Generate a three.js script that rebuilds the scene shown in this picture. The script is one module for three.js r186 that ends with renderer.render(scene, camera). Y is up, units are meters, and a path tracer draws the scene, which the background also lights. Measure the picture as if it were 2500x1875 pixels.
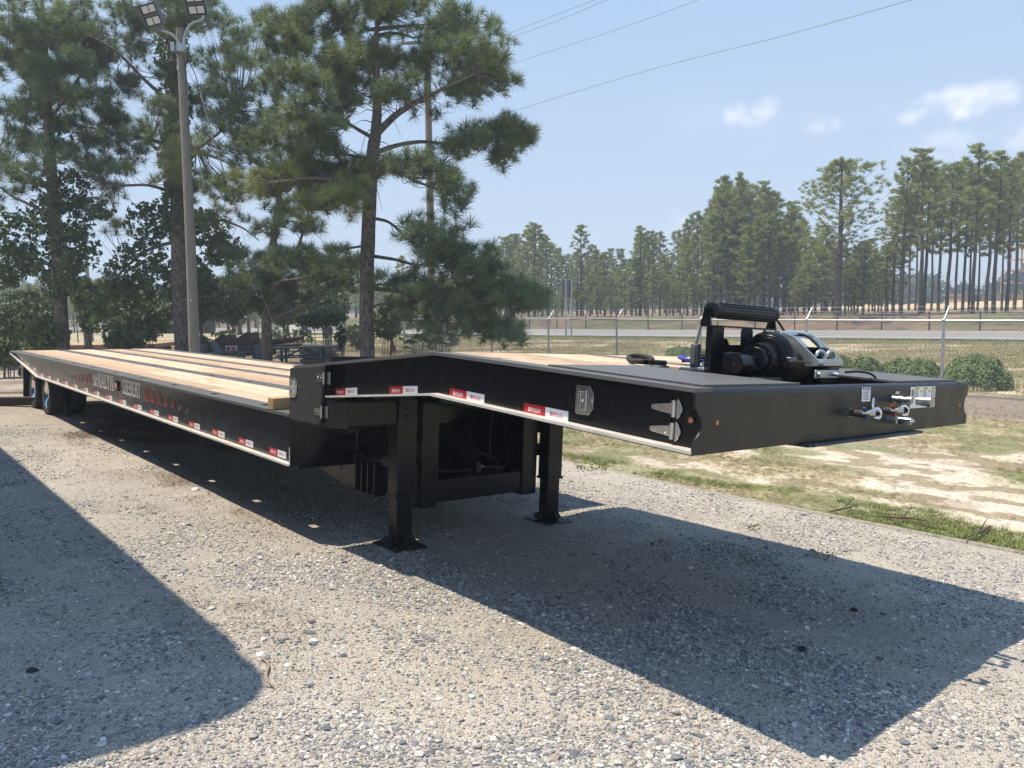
import * as THREE from 'three';
import { mergeGeometries } from 'three/addons/utils/BufferGeometryUtils.js';
import { RoundedBoxGeometry } from 'three/addons/geometries/RoundedBoxGeometry.js';
import { FontLoader } from 'three/addons/loaders/FontLoader.js';

// ───────────────────────── camera, sky, sun, exposure ─────────────────────────
const V = (x, y, z) => new THREE.Vector3(x, y, z);
const scene = new THREE.Scene();
const F = 1895, CX = 1250, CY = 937.5, EYE = 1.95;
const camera = new THREE.PerspectiveCamera(2 * Math.atan(CY / F) * 180 / Math.PI, 4 / 3, 0.05, 4000);
const upC = V(-0.015, 1, (CY - 752) / F).normalize();          // the world's up seen by the tilted camera
const zC = V(0, 0, 1).addScaledVector(upC, -upC.z).normalize();
const xC = new THREE.Vector3().crossVectors(upC, zC);
const camM = new THREE.Matrix4().makeBasis(xC, upC, zC).transpose();
camera.position.set(0, EYE, 0);
camera.quaternion.setFromRotationMatrix(camM);

const renderer = new THREE.WebGLRenderer({ antialias: true });
renderer.toneMapping = THREE.LinearToneMapping;
renderer.toneMappingExposure = 1.38;
renderer.shadowMap.enabled = true;

// a point of the place from where it stands in the picture and how far away it is
const at = (px, py, d) => V((px - CX) / F * d, -(py - CY) / F * d, -d).applyMatrix4(camM).add(V(0, EYE, 0));

// the trailer's own axes: D1 back along it, UP its up, D2 across to its far side, O its near front top corner
const D1 = V(-0.651, 0.003, -0.759).normalize();
const D2 = V(0.758, -0.064, -0.65).addScaledVector(D1, -V(0.758, -0.064, -0.65).dot(D1)).normalize();
const UP = new THREE.Vector3().crossVectors(D2, D1);
const O = V(0.749, EYE - 0.339, -3.164);
const H0 = 1.5;
const loc = (s, h, l) => O.clone().addScaledVector(D1, s).addScaledVector(UP, h).addScaledVector(D2, l);
const d1h = V(D1.x, 0, D1.z).normalize(), d2h = V(D2.x, 0, D2.z).normalize();

// sun: above, a little behind and on the near side of the trailer
const SUN = V(0, 0, 0).addScaledVector(UP, 1).addScaledVector(D1, 0.34).addScaledVector(D2, -0.29).normalize();
const sun = new THREE.DirectionalLight(0xfff0d8, 5.0);
sun.position.copy(SUN).multiplyScalar(60);
sun.castShadow = true; sun.shadow.mapSize.set(4096, 4096); sun.shadow.radius = 1;
Object.assign(sun.shadow.camera, { left: -40, right: 40, top: 40, bottom: -40, near: 1, far: 160 });
scene.add(sun, sun.target);

// ───────────────────────── random numbers and noise ─────────────────────────
function rng(seed) { let a = seed >>> 0; return () => { a = (a + 0x6d2b79f5) | 0; let t = Math.imul(a ^ (a >>> 15), 1 | a); t = (t + Math.imul(t ^ (t >>> 7), 61 | t)) ^ t; return ((t ^ (t >>> 14)) >>> 0) / 4294967296; }; }
const hash = (x, y, s = 0) => { let h = Math.imul(x | 0, 374761393) ^ Math.imul(y | 0, 668265263) ^ Math.imul(s | 0, 2147483647 - 58); h = Math.imul(h ^ (h >>> 13), 1274126177); h ^= h >>> 16; h = Math.imul(h, 2246822519); return ((h ^ (h >>> 13)) >>> 0) / 4294967296; };
const mod = (a, n) => ((a % n) + n) % n;
const smooth = (a, b, x) => { const t = Math.min(1, Math.max(0, (x - a) / (b - a))); return t * t * (3 - 2 * t); };
const lerp = (a, b, t) => a + (b - a) * t;
function vnoise(x, y, p = 0, s = 0) {
  const xi = Math.floor(x), yi = Math.floor(y), fx = x - xi, fy = y - yi, u = fx * fx * (3 - 2 * fx), v = fy * fy * (3 - 2 * fy);
  const g = (i, j) => (p ? hash(mod(i, p), mod(j, p), s) : hash(i, j, s));
  return lerp(lerp(g(xi, yi), g(xi + 1, yi), u), lerp(g(xi, yi + 1), g(xi + 1, yi + 1), u), v);
}
function fbm(x, y, o = 4, p = 0, s = 0) { let a = 0.5, r = 0, n = 0; for (let i = 0; i < o; i++) { r += a * vnoise(x, y, p, s + i * 17); n += a; a *= 0.5; x *= 2; y *= 2; p *= 2; } return r / n; }

// ───────────────────────── sky ─────────────────────────
{
  const w = 2048, h = 1024, d = new Float32Array(w * h * 4);
  // soft cumulus in view: direction and size of each bank
  const puffs = [[2330, 258, 95, 42, 1], [2250, 275, 60, 30, .7], [2410, 240, 60, 40, .9], [1800, 285, 60, 34, .55], [1860, 270, 55, 38, .6], [2010, 305, 48, 22, .45], [2330, 340, 120, 36, .35], [2260, 385, 90, 40, .3], [1660, 545, 40, 40, .35], [1640, 560, 40, 22, .4], [2190, 505, 70, 50, .4], [2560, 330, 120, 50, .5], [2900, 260, 160, 60, .8], [-900, 200, 200, 60, .7]];
  const dirs = puffs.map(([x, y, rx, ry, a]) => { const v = at(x, y, 1).sub(V(0, EYE, 0)).normalize(); return [Math.atan2(v.z, v.x), Math.asin(v.y), rx / F, ry / F, a]; });
  for (let j = 0; j < h; j++) for (let i = 0; i < w; i++) {
    const el = ((j + 0.5) / h - 0.5) * Math.PI, az = ((i + 0.5) / w - 0.5) * 2 * Math.PI, y = Math.sin(el);
    const t = Math.pow(Math.max(0, y), 0.62);
    const sd = Math.cos(el) * Math.cos(az) * SUN.x + y * SUN.y + Math.cos(el) * Math.sin(az) * SUN.z;
    const glow = 0.28 * Math.pow(Math.max(0, sd), 6);
    let c = [lerp(0.55, 0.135, t) + glow, lerp(0.63, 0.31, t) + glow, lerp(0.72, 0.61, t) + glow * 0.8];
    let k = 0;
    if (el > 0.02) {
      for (const [a, e, rx, ry, m] of dirs) {
        let da = az - a; if (da > Math.PI) da -= 2 * Math.PI; if (da < -Math.PI) da += 2 * Math.PI;
        const q = (da * Math.cos(el) / rx) ** 2 + ((el - e) / ry) ** 2;
        if (q < 4) k = Math.max(k, m * Math.max(0, 1.25 - q) * smooth(0.40, 0.98, fbm(az * 55 + 7 + 2 * vnoise(az * 30, el * 30), el * 85, 6, 0, 3) + 0.26 * (1 - q)));
      }
      k = Math.max(k, 0.10 * smooth(0.5, 0.85, fbm(az * 6, el * 14, 4, 0, 9)));
    }
    k = Math.min(1, k);
    const o = (j * w + i) * 4;
    d[o] = lerp(c[0], 0.80, k * 0.8); d[o + 1] = lerp(c[1], 0.81, k * 0.8); d[o + 2] = lerp(c[2], 0.86, k * 0.8); d[o + 3] = 1;
  }
  const sky = new THREE.DataTexture(d, w, h, THREE.RGBAFormat, THREE.FloatType);
  sky.mapping = THREE.EquirectangularReflectionMapping; sky.magFilter = sky.minFilter = THREE.LinearFilter; sky.needsUpdate = true;
  scene.background = sky; scene.environment = sky;
}
scene.fog = new THREE.FogExp2(0xc8d6e6, 0.0018);

// ───────────────────────── helpers ─────────────────────────
const used = {};
const numbered = (n) => { const k = used[n] = (used[n] ?? -1) + 1; return k ? `${n}_${String(k).padStart(3, '0')}` : n; };
function tag(o, label, category, group) { o.userData.label = label; o.userData.category = category; if (group) o.userData.group = group; return o; }
const shade = (o) => { o.castShadow = o.receiveShadow = true; return o; };
function thing(name, label, category, group, pos) { const g = new THREE.Group(); g.name = numbered(name); if (pos) g.position.copy(pos); scene.add(g); return tag(g, label, category, group); }
function part(name, geo, mat, parent) { const m = shade(new THREE.Mesh(Array.isArray(geo) ? merge(geo) : geo, mat)); m.name = name; parent.add(m); return m; }
function structure(name, geo, mat) { const m = part(numbered(name), geo, mat, scene); m.userData.kind = 'structure'; return m; }
function merge(list) {
  const a = list.map((g) => { const n = g.index ? g.toNonIndexed() : g; for (const k of Object.keys(n.attributes)) if (!['position', 'normal', 'uv', 'color'].includes(k)) n.deleteAttribute(k); if (!n.attributes.uv) n.setAttribute('uv', new THREE.BufferAttribute(new Float32Array(n.attributes.position.count * 2), 2)); return n; });
  return a.length === 1 ? a[0] : mergeGeometries(a);
}
function uvBox(g, k = 1, turn = false) {            // uv in metres from the face's main direction
  g = g.index ? g.toNonIndexed() : g;
  const p = g.attributes.position, n = g.attributes.normal, uv = new Float32Array(p.count * 2);
  for (let i = 0; i < p.count; i++) {
    const ax = Math.abs(n.getX(i)), ay = Math.abs(n.getY(i)), az = Math.abs(n.getZ(i));
    let u, v; if (ay >= ax && ay >= az) { u = p.getX(i); v = p.getZ(i); } else if (ax >= az) { u = p.getZ(i); v = p.getY(i); } else { u = p.getX(i); v = p.getY(i); }
    uv[2 * i] = (turn ? v : u) * k; uv[2 * i + 1] = (turn ? u : v) * k;
  }
  g.setAttribute('uv', new THREE.BufferAttribute(uv, 2)); return g;
}
const B = (x0, x1, y0, y1, z0, z1) => new THREE.BoxGeometry(x1 - x0, y1 - y0, z1 - z0).translate((x0 + x1) / 2, (y0 + y1) / 2, (z0 + z1) / 2);
const RB = (x0, x1, y0, y1, z0, z1, r = 0.008, n = 2) => new RoundedBoxGeometry(x1 - x0, y1 - y0, z1 - z0, n, Math.min(r, (x1 - x0) / 2.01, (y1 - y0) / 2.01, (z1 - z0) / 2.01)).translate((x0 + x1) / 2, (y0 + y1) / 2, (z0 + z1) / 2);
function rod(a, b, r, r2 = r, n = 10) {
  const d = b.clone().sub(a), L = d.length(), g = new THREE.CylinderGeometry(r2, r, L, n);
  g.translate(0, L / 2, 0).applyQuaternion(new THREE.Quaternion().setFromUnitVectors(V(0, 1, 0), d.normalize())).translate(a.x, a.y, a.z); return g;
}
const pipe = (pts, r, seg = 24, n = 8) => new THREE.TubeGeometry(new THREE.CatmullRomCurve3(pts), seg, r, n);
function extr(pts, z0, z1, holes = [], bev = 0) {
  const s = new THREE.Shape(pts.map(([x, y]) => new THREE.Vector2(x, y)));
  for (const h of holes) s.holes.push(new THREE.Path(h.map(([x, y]) => new THREE.Vector2(x, y))));
  return new THREE.ExtrudeGeometry(s, { depth: z1 - z0 - 2 * bev, bevelEnabled: bev > 0, bevelSize: bev, bevelThickness: bev, bevelOffset: -bev, bevelSegments: 2, curveSegments: 12 }).translate(0, 0, z0 + bev);
}
const rect = (x0, x1, y0, y1) => [[x0, y0], [x1, y0], [x1, y1], [x0, y1]];
// outline in (x, z), thickness in y
function slab(pts, y0, y1, holes = [], bev = 0) { const g = extr(pts.map(([x, z]) => [x, -z]), y0, y1, holes.map((h) => h.map(([x, z]) => [x, -z])), bev); return g.rotateX(-Math.PI / 2); }
function taper(pts, radii, n = 8, rough = 0, seed = 1) {       // a limb: tapered tube through the points
  const c = new THREE.CatmullRomCurve3(pts), segs = Math.max(3, (pts.length - 1) * 4), fr = c.computeFrenetFrames(segs), pos = [], uv = [], idx = [];
  const len = c.getLength();
  for (let i = 0; i <= segs; i++) {
    const t = i / segs, p = c.getPoint(t), q = t * (radii.length - 1), k = Math.min(radii.length - 2, Math.floor(q)), r = lerp(radii[k], radii[k + 1], q - k);
    const tq = Math.min(segs, Math.round(t * segs));
    for (let j = 0; j <= n; j++) {
      const a = j / n * Math.PI * 2, rr = r * (1 + rough * (hash(i * 3, j % n, seed) - 0.5));
      const v = p.clone().addScaledVector(fr.normals[tq], Math.cos(a) * rr).addScaledVector(fr.binormals[tq], Math.sin(a) * rr);
      pos.push(v.x, v.y, v.z); uv.push(j / n * Math.max(1, Math.round(r * 12)), t * len * 1.2);
    }
  }
  for (let i = 0; i < segs; i++) for (let j = 0; j < n; j++) { const a = i * (n + 1) + j, b = a + n + 1; idx.push(a, b, a + 1, b, b + 1, a + 1); }
  const g = new THREE.BufferGeometry(); g.setAttribute('position', new THREE.Float32BufferAttribute(pos, 3)); g.setAttribute('uv', new THREE.Float32BufferAttribute(uv, 2)); g.setIndex(idx); g.computeVertexNormals(); return g;
}
function dataTex(w, h, fill, color = true) {
  const d = new Uint8Array(w * h * 4), c = [0, 0, 0];
  for (let j = 0; j < h; j++) for (let i = 0; i < w; i++) { fill(i, j, c); const o = (j * w + i) * 4; for (let k = 0; k < 3; k++) { const v = Math.min(1, Math.max(0, c[k])); d[o + k] = 255 * (color ? (v <= 0.0031308 ? v * 12.92 : 1.055 * Math.pow(v, 1 / 2.4) - 0.055) : v); } d[o + 3] = 255; }
  const t = new THREE.DataTexture(d, w, h); t.wrapS = t.wrapT = THREE.RepeatWrapping; t.magFilter = THREE.LinearFilter; t.minFilter = THREE.LinearMipmapLinearFilter; t.generateMipmaps = true;
  if (color) t.colorSpace = THREE.SRGBColorSpace; t.needsUpdate = true; return t;
}
const lin = (r, g, b) => new THREE.Color().setRGB(r, g, b);
const std = (c, roughness = 0.8, metalness = 0, extra = {}) => new THREE.MeshStandardMaterial({ color: c, roughness, metalness, ...extra });

// ───────────────────────── terrain ─────────────────────────
const sOf = (x, z) => (x - O.x) * d1h.x + (z - O.z) * d1h.z, lOf = (x, z) => (x - O.x) * d2h.x + (z - O.z) * d2h.z;
function groundY(x, z) {
  const s = sOf(x, z), l = lOf(x, z);
  const ll = Math.max(-3.2, Math.min(4.25, l));
  let y = O.y - H0 * UP.y - 0.0643 * ll + 0.003 * Math.max(-4, Math.min(16, s));
  if (l > 4.25) y = lerp(y, 0.03, smooth(4.25, 14, l));
  y = lerp(y, 0.03, smooth(17, 26, s));
  y = lerp(y, 0.1, smooth(-3.2, -12, l));
  const p = x * 0.57 - z * 0.82;                       // distance across the road
  if (p > 57) { y = 0.03 + 1.02 * smooth(58, 63.5, p + 1.2 * (vnoise(x * 0.12, z * 0.12) - 0.5)); }
  if (p > 63) y += 0.5 * smooth(63, 120, p) * 0.5;
  return y;
}
const wp = (s, l, dy = 0) => { const x = O.x + d1h.x * s + d2h.x * l, z = O.z + d1h.z * s + d2h.z * l; return V(x, groundY(x, z) + dy, z); };
function sheet(s0, s1, l0, l1, ns, nl, dy, bump, color, uvk) {     // a piece of ground in the trailer's directions
  const pos = [], uv = [], col = [], idx = [];
  for (let j = 0; j <= nl; j++) for (let i = 0; i <= ns; i++) {
    const s = lerp(s0, s1, i / ns), l = lerp(l0, l1, j / nl), p = wp(s, l, dy);
    p.y += bump(s, l); pos.push(p.x, p.y, p.z); uv.push(...uvk(s, l)); if (color) col.push(...color(s, l));
  }
  for (let j = 0; j < nl; j++) for (let i = 0; i < ns; i++) { const a = j * (ns + 1) + i, b = a + ns + 1; idx.push(a, b, a + 1, b, b + 1, a + 1); }
  const g = new THREE.BufferGeometry(); g.setAttribute('position', new THREE.Float32BufferAttribute(pos, 3)); g.setAttribute('uv', new THREE.Float32BufferAttribute(uv, 2));
  if (color) g.setAttribute('color', new THREE.Float32BufferAttribute(col, 3)); g.setIndex(idx); g.computeVertexNormals(); return g;
}

// ───────────────────────── ground: gravel yard, verge, field, road, bank ─────────────────────────
// crushed stone: stones of several sizes lying in grit, 3 m a side
const gravelH = new Float32Array(1536 * 1536);
const gravelMap = dataTex(1536, 1536, (i, j, c) => {
  let best = 9, h = 0, id = 0;
  for (const [cell, keep, sd] of [[20, 0.14, 1], [10, 0.5, 2], [5, 0.9, 3]]) {
    const n = Math.floor(1536 / cell), cs = 1536 / n, ci = Math.floor(i / cs), cj = Math.floor(j / cs);
    for (let b = -1; b <= 1; b++) for (let a = -1; a <= 1; a++) {
      const x = mod(ci + a, n), y = mod(cj + b, n), r1 = hash(x, y, sd); if (hash(x, y, sd + 30) > keep) continue;
      const dx = i - (ci + a + 0.2 + 0.6 * r1) * cs, dy = j - (cj + b + 0.2 + 0.6 * hash(x, y, sd + 9)) * cs, an = hash(x, y, sd + 5) * 6.28, el = 0.65 + 0.5 * hash(x, y, sd + 6);
      const u = dx * Math.cos(an) + dy * Math.sin(an), v = -dx * Math.sin(an) + dy * Math.cos(an), R = cs * (0.28 + 0.24 * hash(x, y, sd + 7));
      const q = Math.max(Math.abs(u / el), Math.abs(v * el), 0.72 * (Math.abs(u / el) + Math.abs(v * el))) / R;
      if (q < 1) { const hh = cs * 0.035 * (1 - q * q * q) + cs * 0.012 * r1; if (hh > h) { h = hh; id = 1 + hash(x, y, sd + 11); best = hash(x, y, sd + 12); } }
    }
  }
  gravelH[j * 1536 + i] = h;
  const fine = hash(i, j, 77), big = fbm(i / 192, j / 192, 3, 8, 40);
  if (id) {
    const v = 0.29 + 0.17 * best;
    if (id < 1.10) { c[0] = v * 0.48; c[1] = v * 0.5; c[2] = v * 0.54; } else if (id < 1.36) { c[0] = v * 1.0; c[1] = v * 0.9; c[2] = v * 0.8; } else if (id < 1.5) { c[0] = v * 1.35; c[1] = v * 1.32; c[2] = v * 1.25; } else { c[0] = v * 0.98; c[1] = v * 0.94; c[2] = v * 0.88; }
  } else { c[0] = 0.415; c[1] = 0.397; c[2] = 0.366; }
  const k = (0.82 + 0.36 * fine) * (0.84 + 0.32 * big); c[0] *= k; c[1] *= k; c[2] *= k;
});
const gravelBump = dataTex(1536, 1536, (i, j, c) => { c[0] = c[1] = c[2] = Math.min(1, gravelH[j * 1536 + i] / 0.95 + 0.05 * hash(i, j, 5)); }, false);
const gravelMat = new THREE.MeshStandardMaterial({ map: gravelMap, bumpMap: gravelBump, bumpScale: 0.016, roughness: 0.95, vertexColors: true });
// leaf litter lies in drifts, dust in paler patches
const litter = (s, l) => smooth(0.5, 0.72, fbm(s * 0.45 + 20, l * 0.75 + 5, 4, 0, 21)) * smooth(1.5, 5, s - 0.6 * l) * (l < 1.5 ? 1 : 0.4);
function gravelTint(s, l) {
  const k = litter(s, l), d = fbm(s * 0.6 + 4, l * 0.9, 4, 0, 22), dust = smooth(0.45, 0.75, fbm(s * 0.9, l * 1.4 + 9, 4, 0, 23));
  const m = 0.90 + 0.42 * d;
  let c = [m * 1.06, m * 1.03, m * 1.0]; c = c.map((v, i) => lerp(v, [1.28, 1.235, 1.15][i], dust * 0.7));
  c = c.map((v, i) => lerp(v, [0.60, 0.47, 0.39][i], 0.8 * k));
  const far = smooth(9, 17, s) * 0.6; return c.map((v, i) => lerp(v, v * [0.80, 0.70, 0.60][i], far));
}
const ruts = (s, l) => 0.014 * (fbm(s * 1.1, l * 1.1, 4, 0, 31) - 0.5) + 0.006 * Math.sin(l * 9 + 2 * vnoise(s * 0.3, l)) * smooth(0.55, 0.8, vnoise(s * 0.3 + 8, l * 0.5 + 3)) - 0.02 * smooth(0.6, 1, fbm(s * 0.35, l * 0.35, 2, 0, 33));
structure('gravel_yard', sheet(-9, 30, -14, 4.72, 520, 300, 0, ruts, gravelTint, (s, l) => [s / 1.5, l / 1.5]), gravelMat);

// sandy verge: sand, dry grass, green grass and pine litter in patches
const grassy = (s, l) => {
  let g = smooth(0.46, 0.68, fbm(s * 0.42 + 3, l * 0.8 + 1, 5, 0, 51));
  g = Math.max(g, smooth(0.42, 0, Math.abs(l - 5.15 - 0.4 * (vnoise(s * 0.8, 3) - 0.4))) * smooth(0.2, 1.6, s) * smooth(7.0, 5.2, s) * 1.05 * smooth(0.28, 0.52, fbm(s * 1.7, l * 3, 3, 0, 58)));
  g = Math.max(g, smooth(1.6, 0.2, Math.abs(l - 7.6)) * smooth(2.4, 0, s) * smooth(0.25, 0.55, fbm(s, l, 3, 0, 53)) * 0.9);
  return Math.min(1, g);
};
const dry = (s, l) => smooth(0.42, 0.62, fbm(s * 0.6 + 31, l * 1.1 + 13, 4, 0, 52));
function vergeColor(s, l, c) {
  const n = fbm(s * 7, l * 9, 4, 0, 54), g = grassy(s, l) * (0.5 + 0.8 * n), d = dry(s, l) * (0.35 + 0.8 * n), fine = 0.82 + 0.36 * hash(s * 60, l * 70, 3);
  c[0] = 0.55; c[1] = 0.48; c[2] = 0.40;
  const to = (r, gg, b, k) => { c[0] = lerp(c[0], r, k); c[1] = lerp(c[1], gg, k); c[2] = lerp(c[2], b, k); };
  to(0.30, 0.25, 0.14, Math.min(0.85, d)); to(0.19, 0.21, 0.085, Math.min(0.8, g));
  to(0.24, 0.18, 0.14, 0.5 * smooth(0.55, 0.7, fbm(s * 0.8 + 60, l * 1.5, 4, 0, 55)));
  to(0.22, 0.185, 0.115, 0.85 * smooth(0.47, 0.57, fbm(s * 2.2 + 9, l * 3.6, 5, 0, 59))); to(0.15, 0.165, 0.07, 0.75 * smooth(0.53, 0.66, fbm(s * 1.1 + 19, l * 2.2, 5, 0, 60)));
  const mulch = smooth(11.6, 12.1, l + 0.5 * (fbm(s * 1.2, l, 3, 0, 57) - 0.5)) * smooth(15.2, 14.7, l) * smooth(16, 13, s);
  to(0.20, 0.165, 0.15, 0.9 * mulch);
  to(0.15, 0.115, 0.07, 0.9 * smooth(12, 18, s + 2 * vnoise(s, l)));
  c[0] *= fine; c[1] *= fine; c[2] *= fine;
}
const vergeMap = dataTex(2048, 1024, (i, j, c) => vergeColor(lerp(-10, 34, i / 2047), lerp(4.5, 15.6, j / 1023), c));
const soilBump = dataTex(512, 512, (i, j, c) => { c[0] = c[1] = c[2] = fbm(i / 16, j / 16, 5, 32, 61); }, false);
const tile = (t, x, y) => { const c = t.clone(); c.repeat.set(x, y); c.needsUpdate = true; return c; };
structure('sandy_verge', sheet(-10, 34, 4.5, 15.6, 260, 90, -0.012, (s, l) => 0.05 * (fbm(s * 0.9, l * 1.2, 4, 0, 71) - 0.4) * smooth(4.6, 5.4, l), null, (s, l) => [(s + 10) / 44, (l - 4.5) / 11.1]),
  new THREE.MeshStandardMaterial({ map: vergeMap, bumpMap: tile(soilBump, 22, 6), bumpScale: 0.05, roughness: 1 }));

// land beyond: one sheet in world directions out past the trees
function landColor(x, z, c) {
  const n = fbm(x * 0.11 + 5, z * 0.3, 5, 0, 81), n2 = fbm(x * 0.5, z * 1.1, 4, 0, 82), p = x * 0.57 - z * 0.82, fine = 0.8 + 0.4 * hash(x * 9, z * 9, 4);
  c[0] = 0.50; c[1] = 0.42; c[2] = 0.31;
  const to = (r, g, b, k) => { c[0] = lerp(c[0], r, k); c[1] = lerp(c[1], g, k); c[2] = lerp(c[2], b, k); };
  to(0.38, 0.32, 0.20, 0.8 * smooth(0.42, 0.62, n2)); to(0.23, 0.23, 0.11, 0.75 * smooth(0.50, 0.64, n) * (0.5 + n2));
  const near = smooth(39, 42.5, p); to(0.20, 0.23, 0.08, near * 0.75 * (0.5 + 0.7 * n2));
  if (p > 56) { c[0] = 0.17; c[1] = 0.12; c[2] = 0.085; to(0.24, 0.17, 0.12, smooth(0.45, 0.7, n2)); to(0.11, 0.12, 0.055, smooth(0.52, 0.66, n)); to(0.10, 0.075, 0.055, smooth(0.6, 0.7, fbm(x * 0.9, z * 0.9, 3, 0, 84))); to(0.22, 0.22, 0.09, smooth(58.6, 57.6, p)); to(0.42, 0.33, 0.22, 0.6 * smooth(66, 72, p) * smooth(0.4, 0.6, n)); }
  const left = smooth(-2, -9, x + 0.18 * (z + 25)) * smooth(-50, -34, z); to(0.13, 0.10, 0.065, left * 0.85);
  c[0] *= fine; c[1] *= fine; c[2] *= fine;
}
{
  const x0 = -80, x1 = 110, z0 = -150, z1 = 30, nx = 190, nz = 180, pos = [], uv = [], idx = [];
  for (let j = 0; j <= nz; j++) for (let i = 0; i <= nx; i++) {
    const x = lerp(x0, x1, i / nx), z = lerp(z0, z1, j / nz), l = lOf(x, z), s = sOf(x, z);
    const under = l < 15.1 && s < 33 && s > -9.5 && l > -13.5 ? -0.22 : -0.03;
    pos.push(x, groundY(x, z) + under + 0.06 * (fbm(x * 0.4, z * 0.4, 3, 0, 83) - 0.5), z); uv.push(i / nx, j / nz);
  }
  for (let j = 0; j < nz; j++) for (let i = 0; i < nx; i++) { const a = j * (nx + 1) + i, b = a + nx + 1; idx.push(a, b, a + 1, b, b + 1, a + 1); }
  const g = new THREE.BufferGeometry(); g.setAttribute('position', new THREE.Float32BufferAttribute(pos, 3)); g.setAttribute('uv', new THREE.Float32BufferAttribute(uv, 2)); g.setIndex(idx); g.computeVertexNormals();
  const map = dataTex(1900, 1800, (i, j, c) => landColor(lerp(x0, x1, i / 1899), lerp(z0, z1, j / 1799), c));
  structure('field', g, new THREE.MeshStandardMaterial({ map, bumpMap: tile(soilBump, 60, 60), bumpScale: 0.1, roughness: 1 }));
  const far = new THREE.RingGeometry(20, 3000, 64, 4).rotateX(-Math.PI / 2).translate(0, -0.4, 0);
  structure('ground', far, std(lin(0.16, 0.16, 0.09), 1));
}

// the road across the field
const RD = V(-0.82, 0, -0.57).normalize(), RN = V(0.57, 0, -0.82).normalize(), rp = (u, p, y) => V(0, y, 0).addScaledVector(RD, u).addScaledVector(RN, p);
function ribbon(p0, p1, y, u0 = -120, u1 = 160, n = 60) {
  const pos = [], uv = [], idx = [];
  for (let i = 0; i <= n; i++) { const u = lerp(u0, u1, i / n); for (const p of [p0, p1]) { const v = rp(u, p, y); pos.push(v.x, v.y, v.z); uv.push(u / 4, p / 4); } }
  for (let i = 0; i < n; i++) { const a = 2 * i; idx.push(a, a + 2, a + 1, a + 2, a + 3, a + 1); }
  const g = new THREE.BufferGeometry(); g.setAttribute('position', new THREE.Float32BufferAttribute(pos, 3)); g.setAttribute('uv', new THREE.Float32BufferAttribute(uv, 2)); g.setIndex(idx); g.computeVertexNormals(); return g;
}
const asphalt = dataTex(512, 512, (i, j, c) => { const v = 0.23 * (0.72 + 0.3 * hash(i, j, 9) + 0.35 * fbm(i / 64, j / 32, 3, 8, 91)); c[0] = v * 1.02; c[1] = v; c[2] = v * 1.0; });
structure('road', ribbon(43.9, 56.4, 0.1), new THREE.MeshStandardMaterial({ map: asphalt, roughness: 0.9 }));
const white = std(lin(0.7, 0.7, 0.68), 0.7), yellow = std(lin(0.55, 0.38, 0.05), 0.7);
structure('road_marking', ribbon(45.2, 45.42, 0.106), white);
structure('road_marking', ribbon(55.0, 55.2, 0.106), white);
structure('road_marking', merge([ribbon(50.0, 50.12, 0.106), ribbon(50.3, 50.42, 0.106)]), yellow);

// a bare hill of tan sand behind the right hand pines
{
  const g = new THREE.PlaneGeometry(64, 40, 90, 40).rotateX(-Math.PI / 2), p = g.attributes.position;
  for (let i = 0; i < p.count; i++) { const x = p.getX(i), z = p.getZ(i), e = smooth(32, 12, Math.abs(x)) * smooth(20, 6, Math.abs(z)); p.setY(i, e * (0.2 + 1.2 * fbm(x * 0.09 + 3, z * 0.1, 4, 0, 101)) - 0.2); }
  g.computeVertexNormals(); const c = at(2480, 780, 98); g.rotateY(-0.4).translate(c.x, 1.2, c.z);
  structure('sand_hill', uvBox(g, 0.2), new THREE.MeshStandardMaterial({ color: lin(0.6, 0.46, 0.28), bumpMap: soilBump, bumpScale: 0.3, roughness: 1 }));
}

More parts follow.
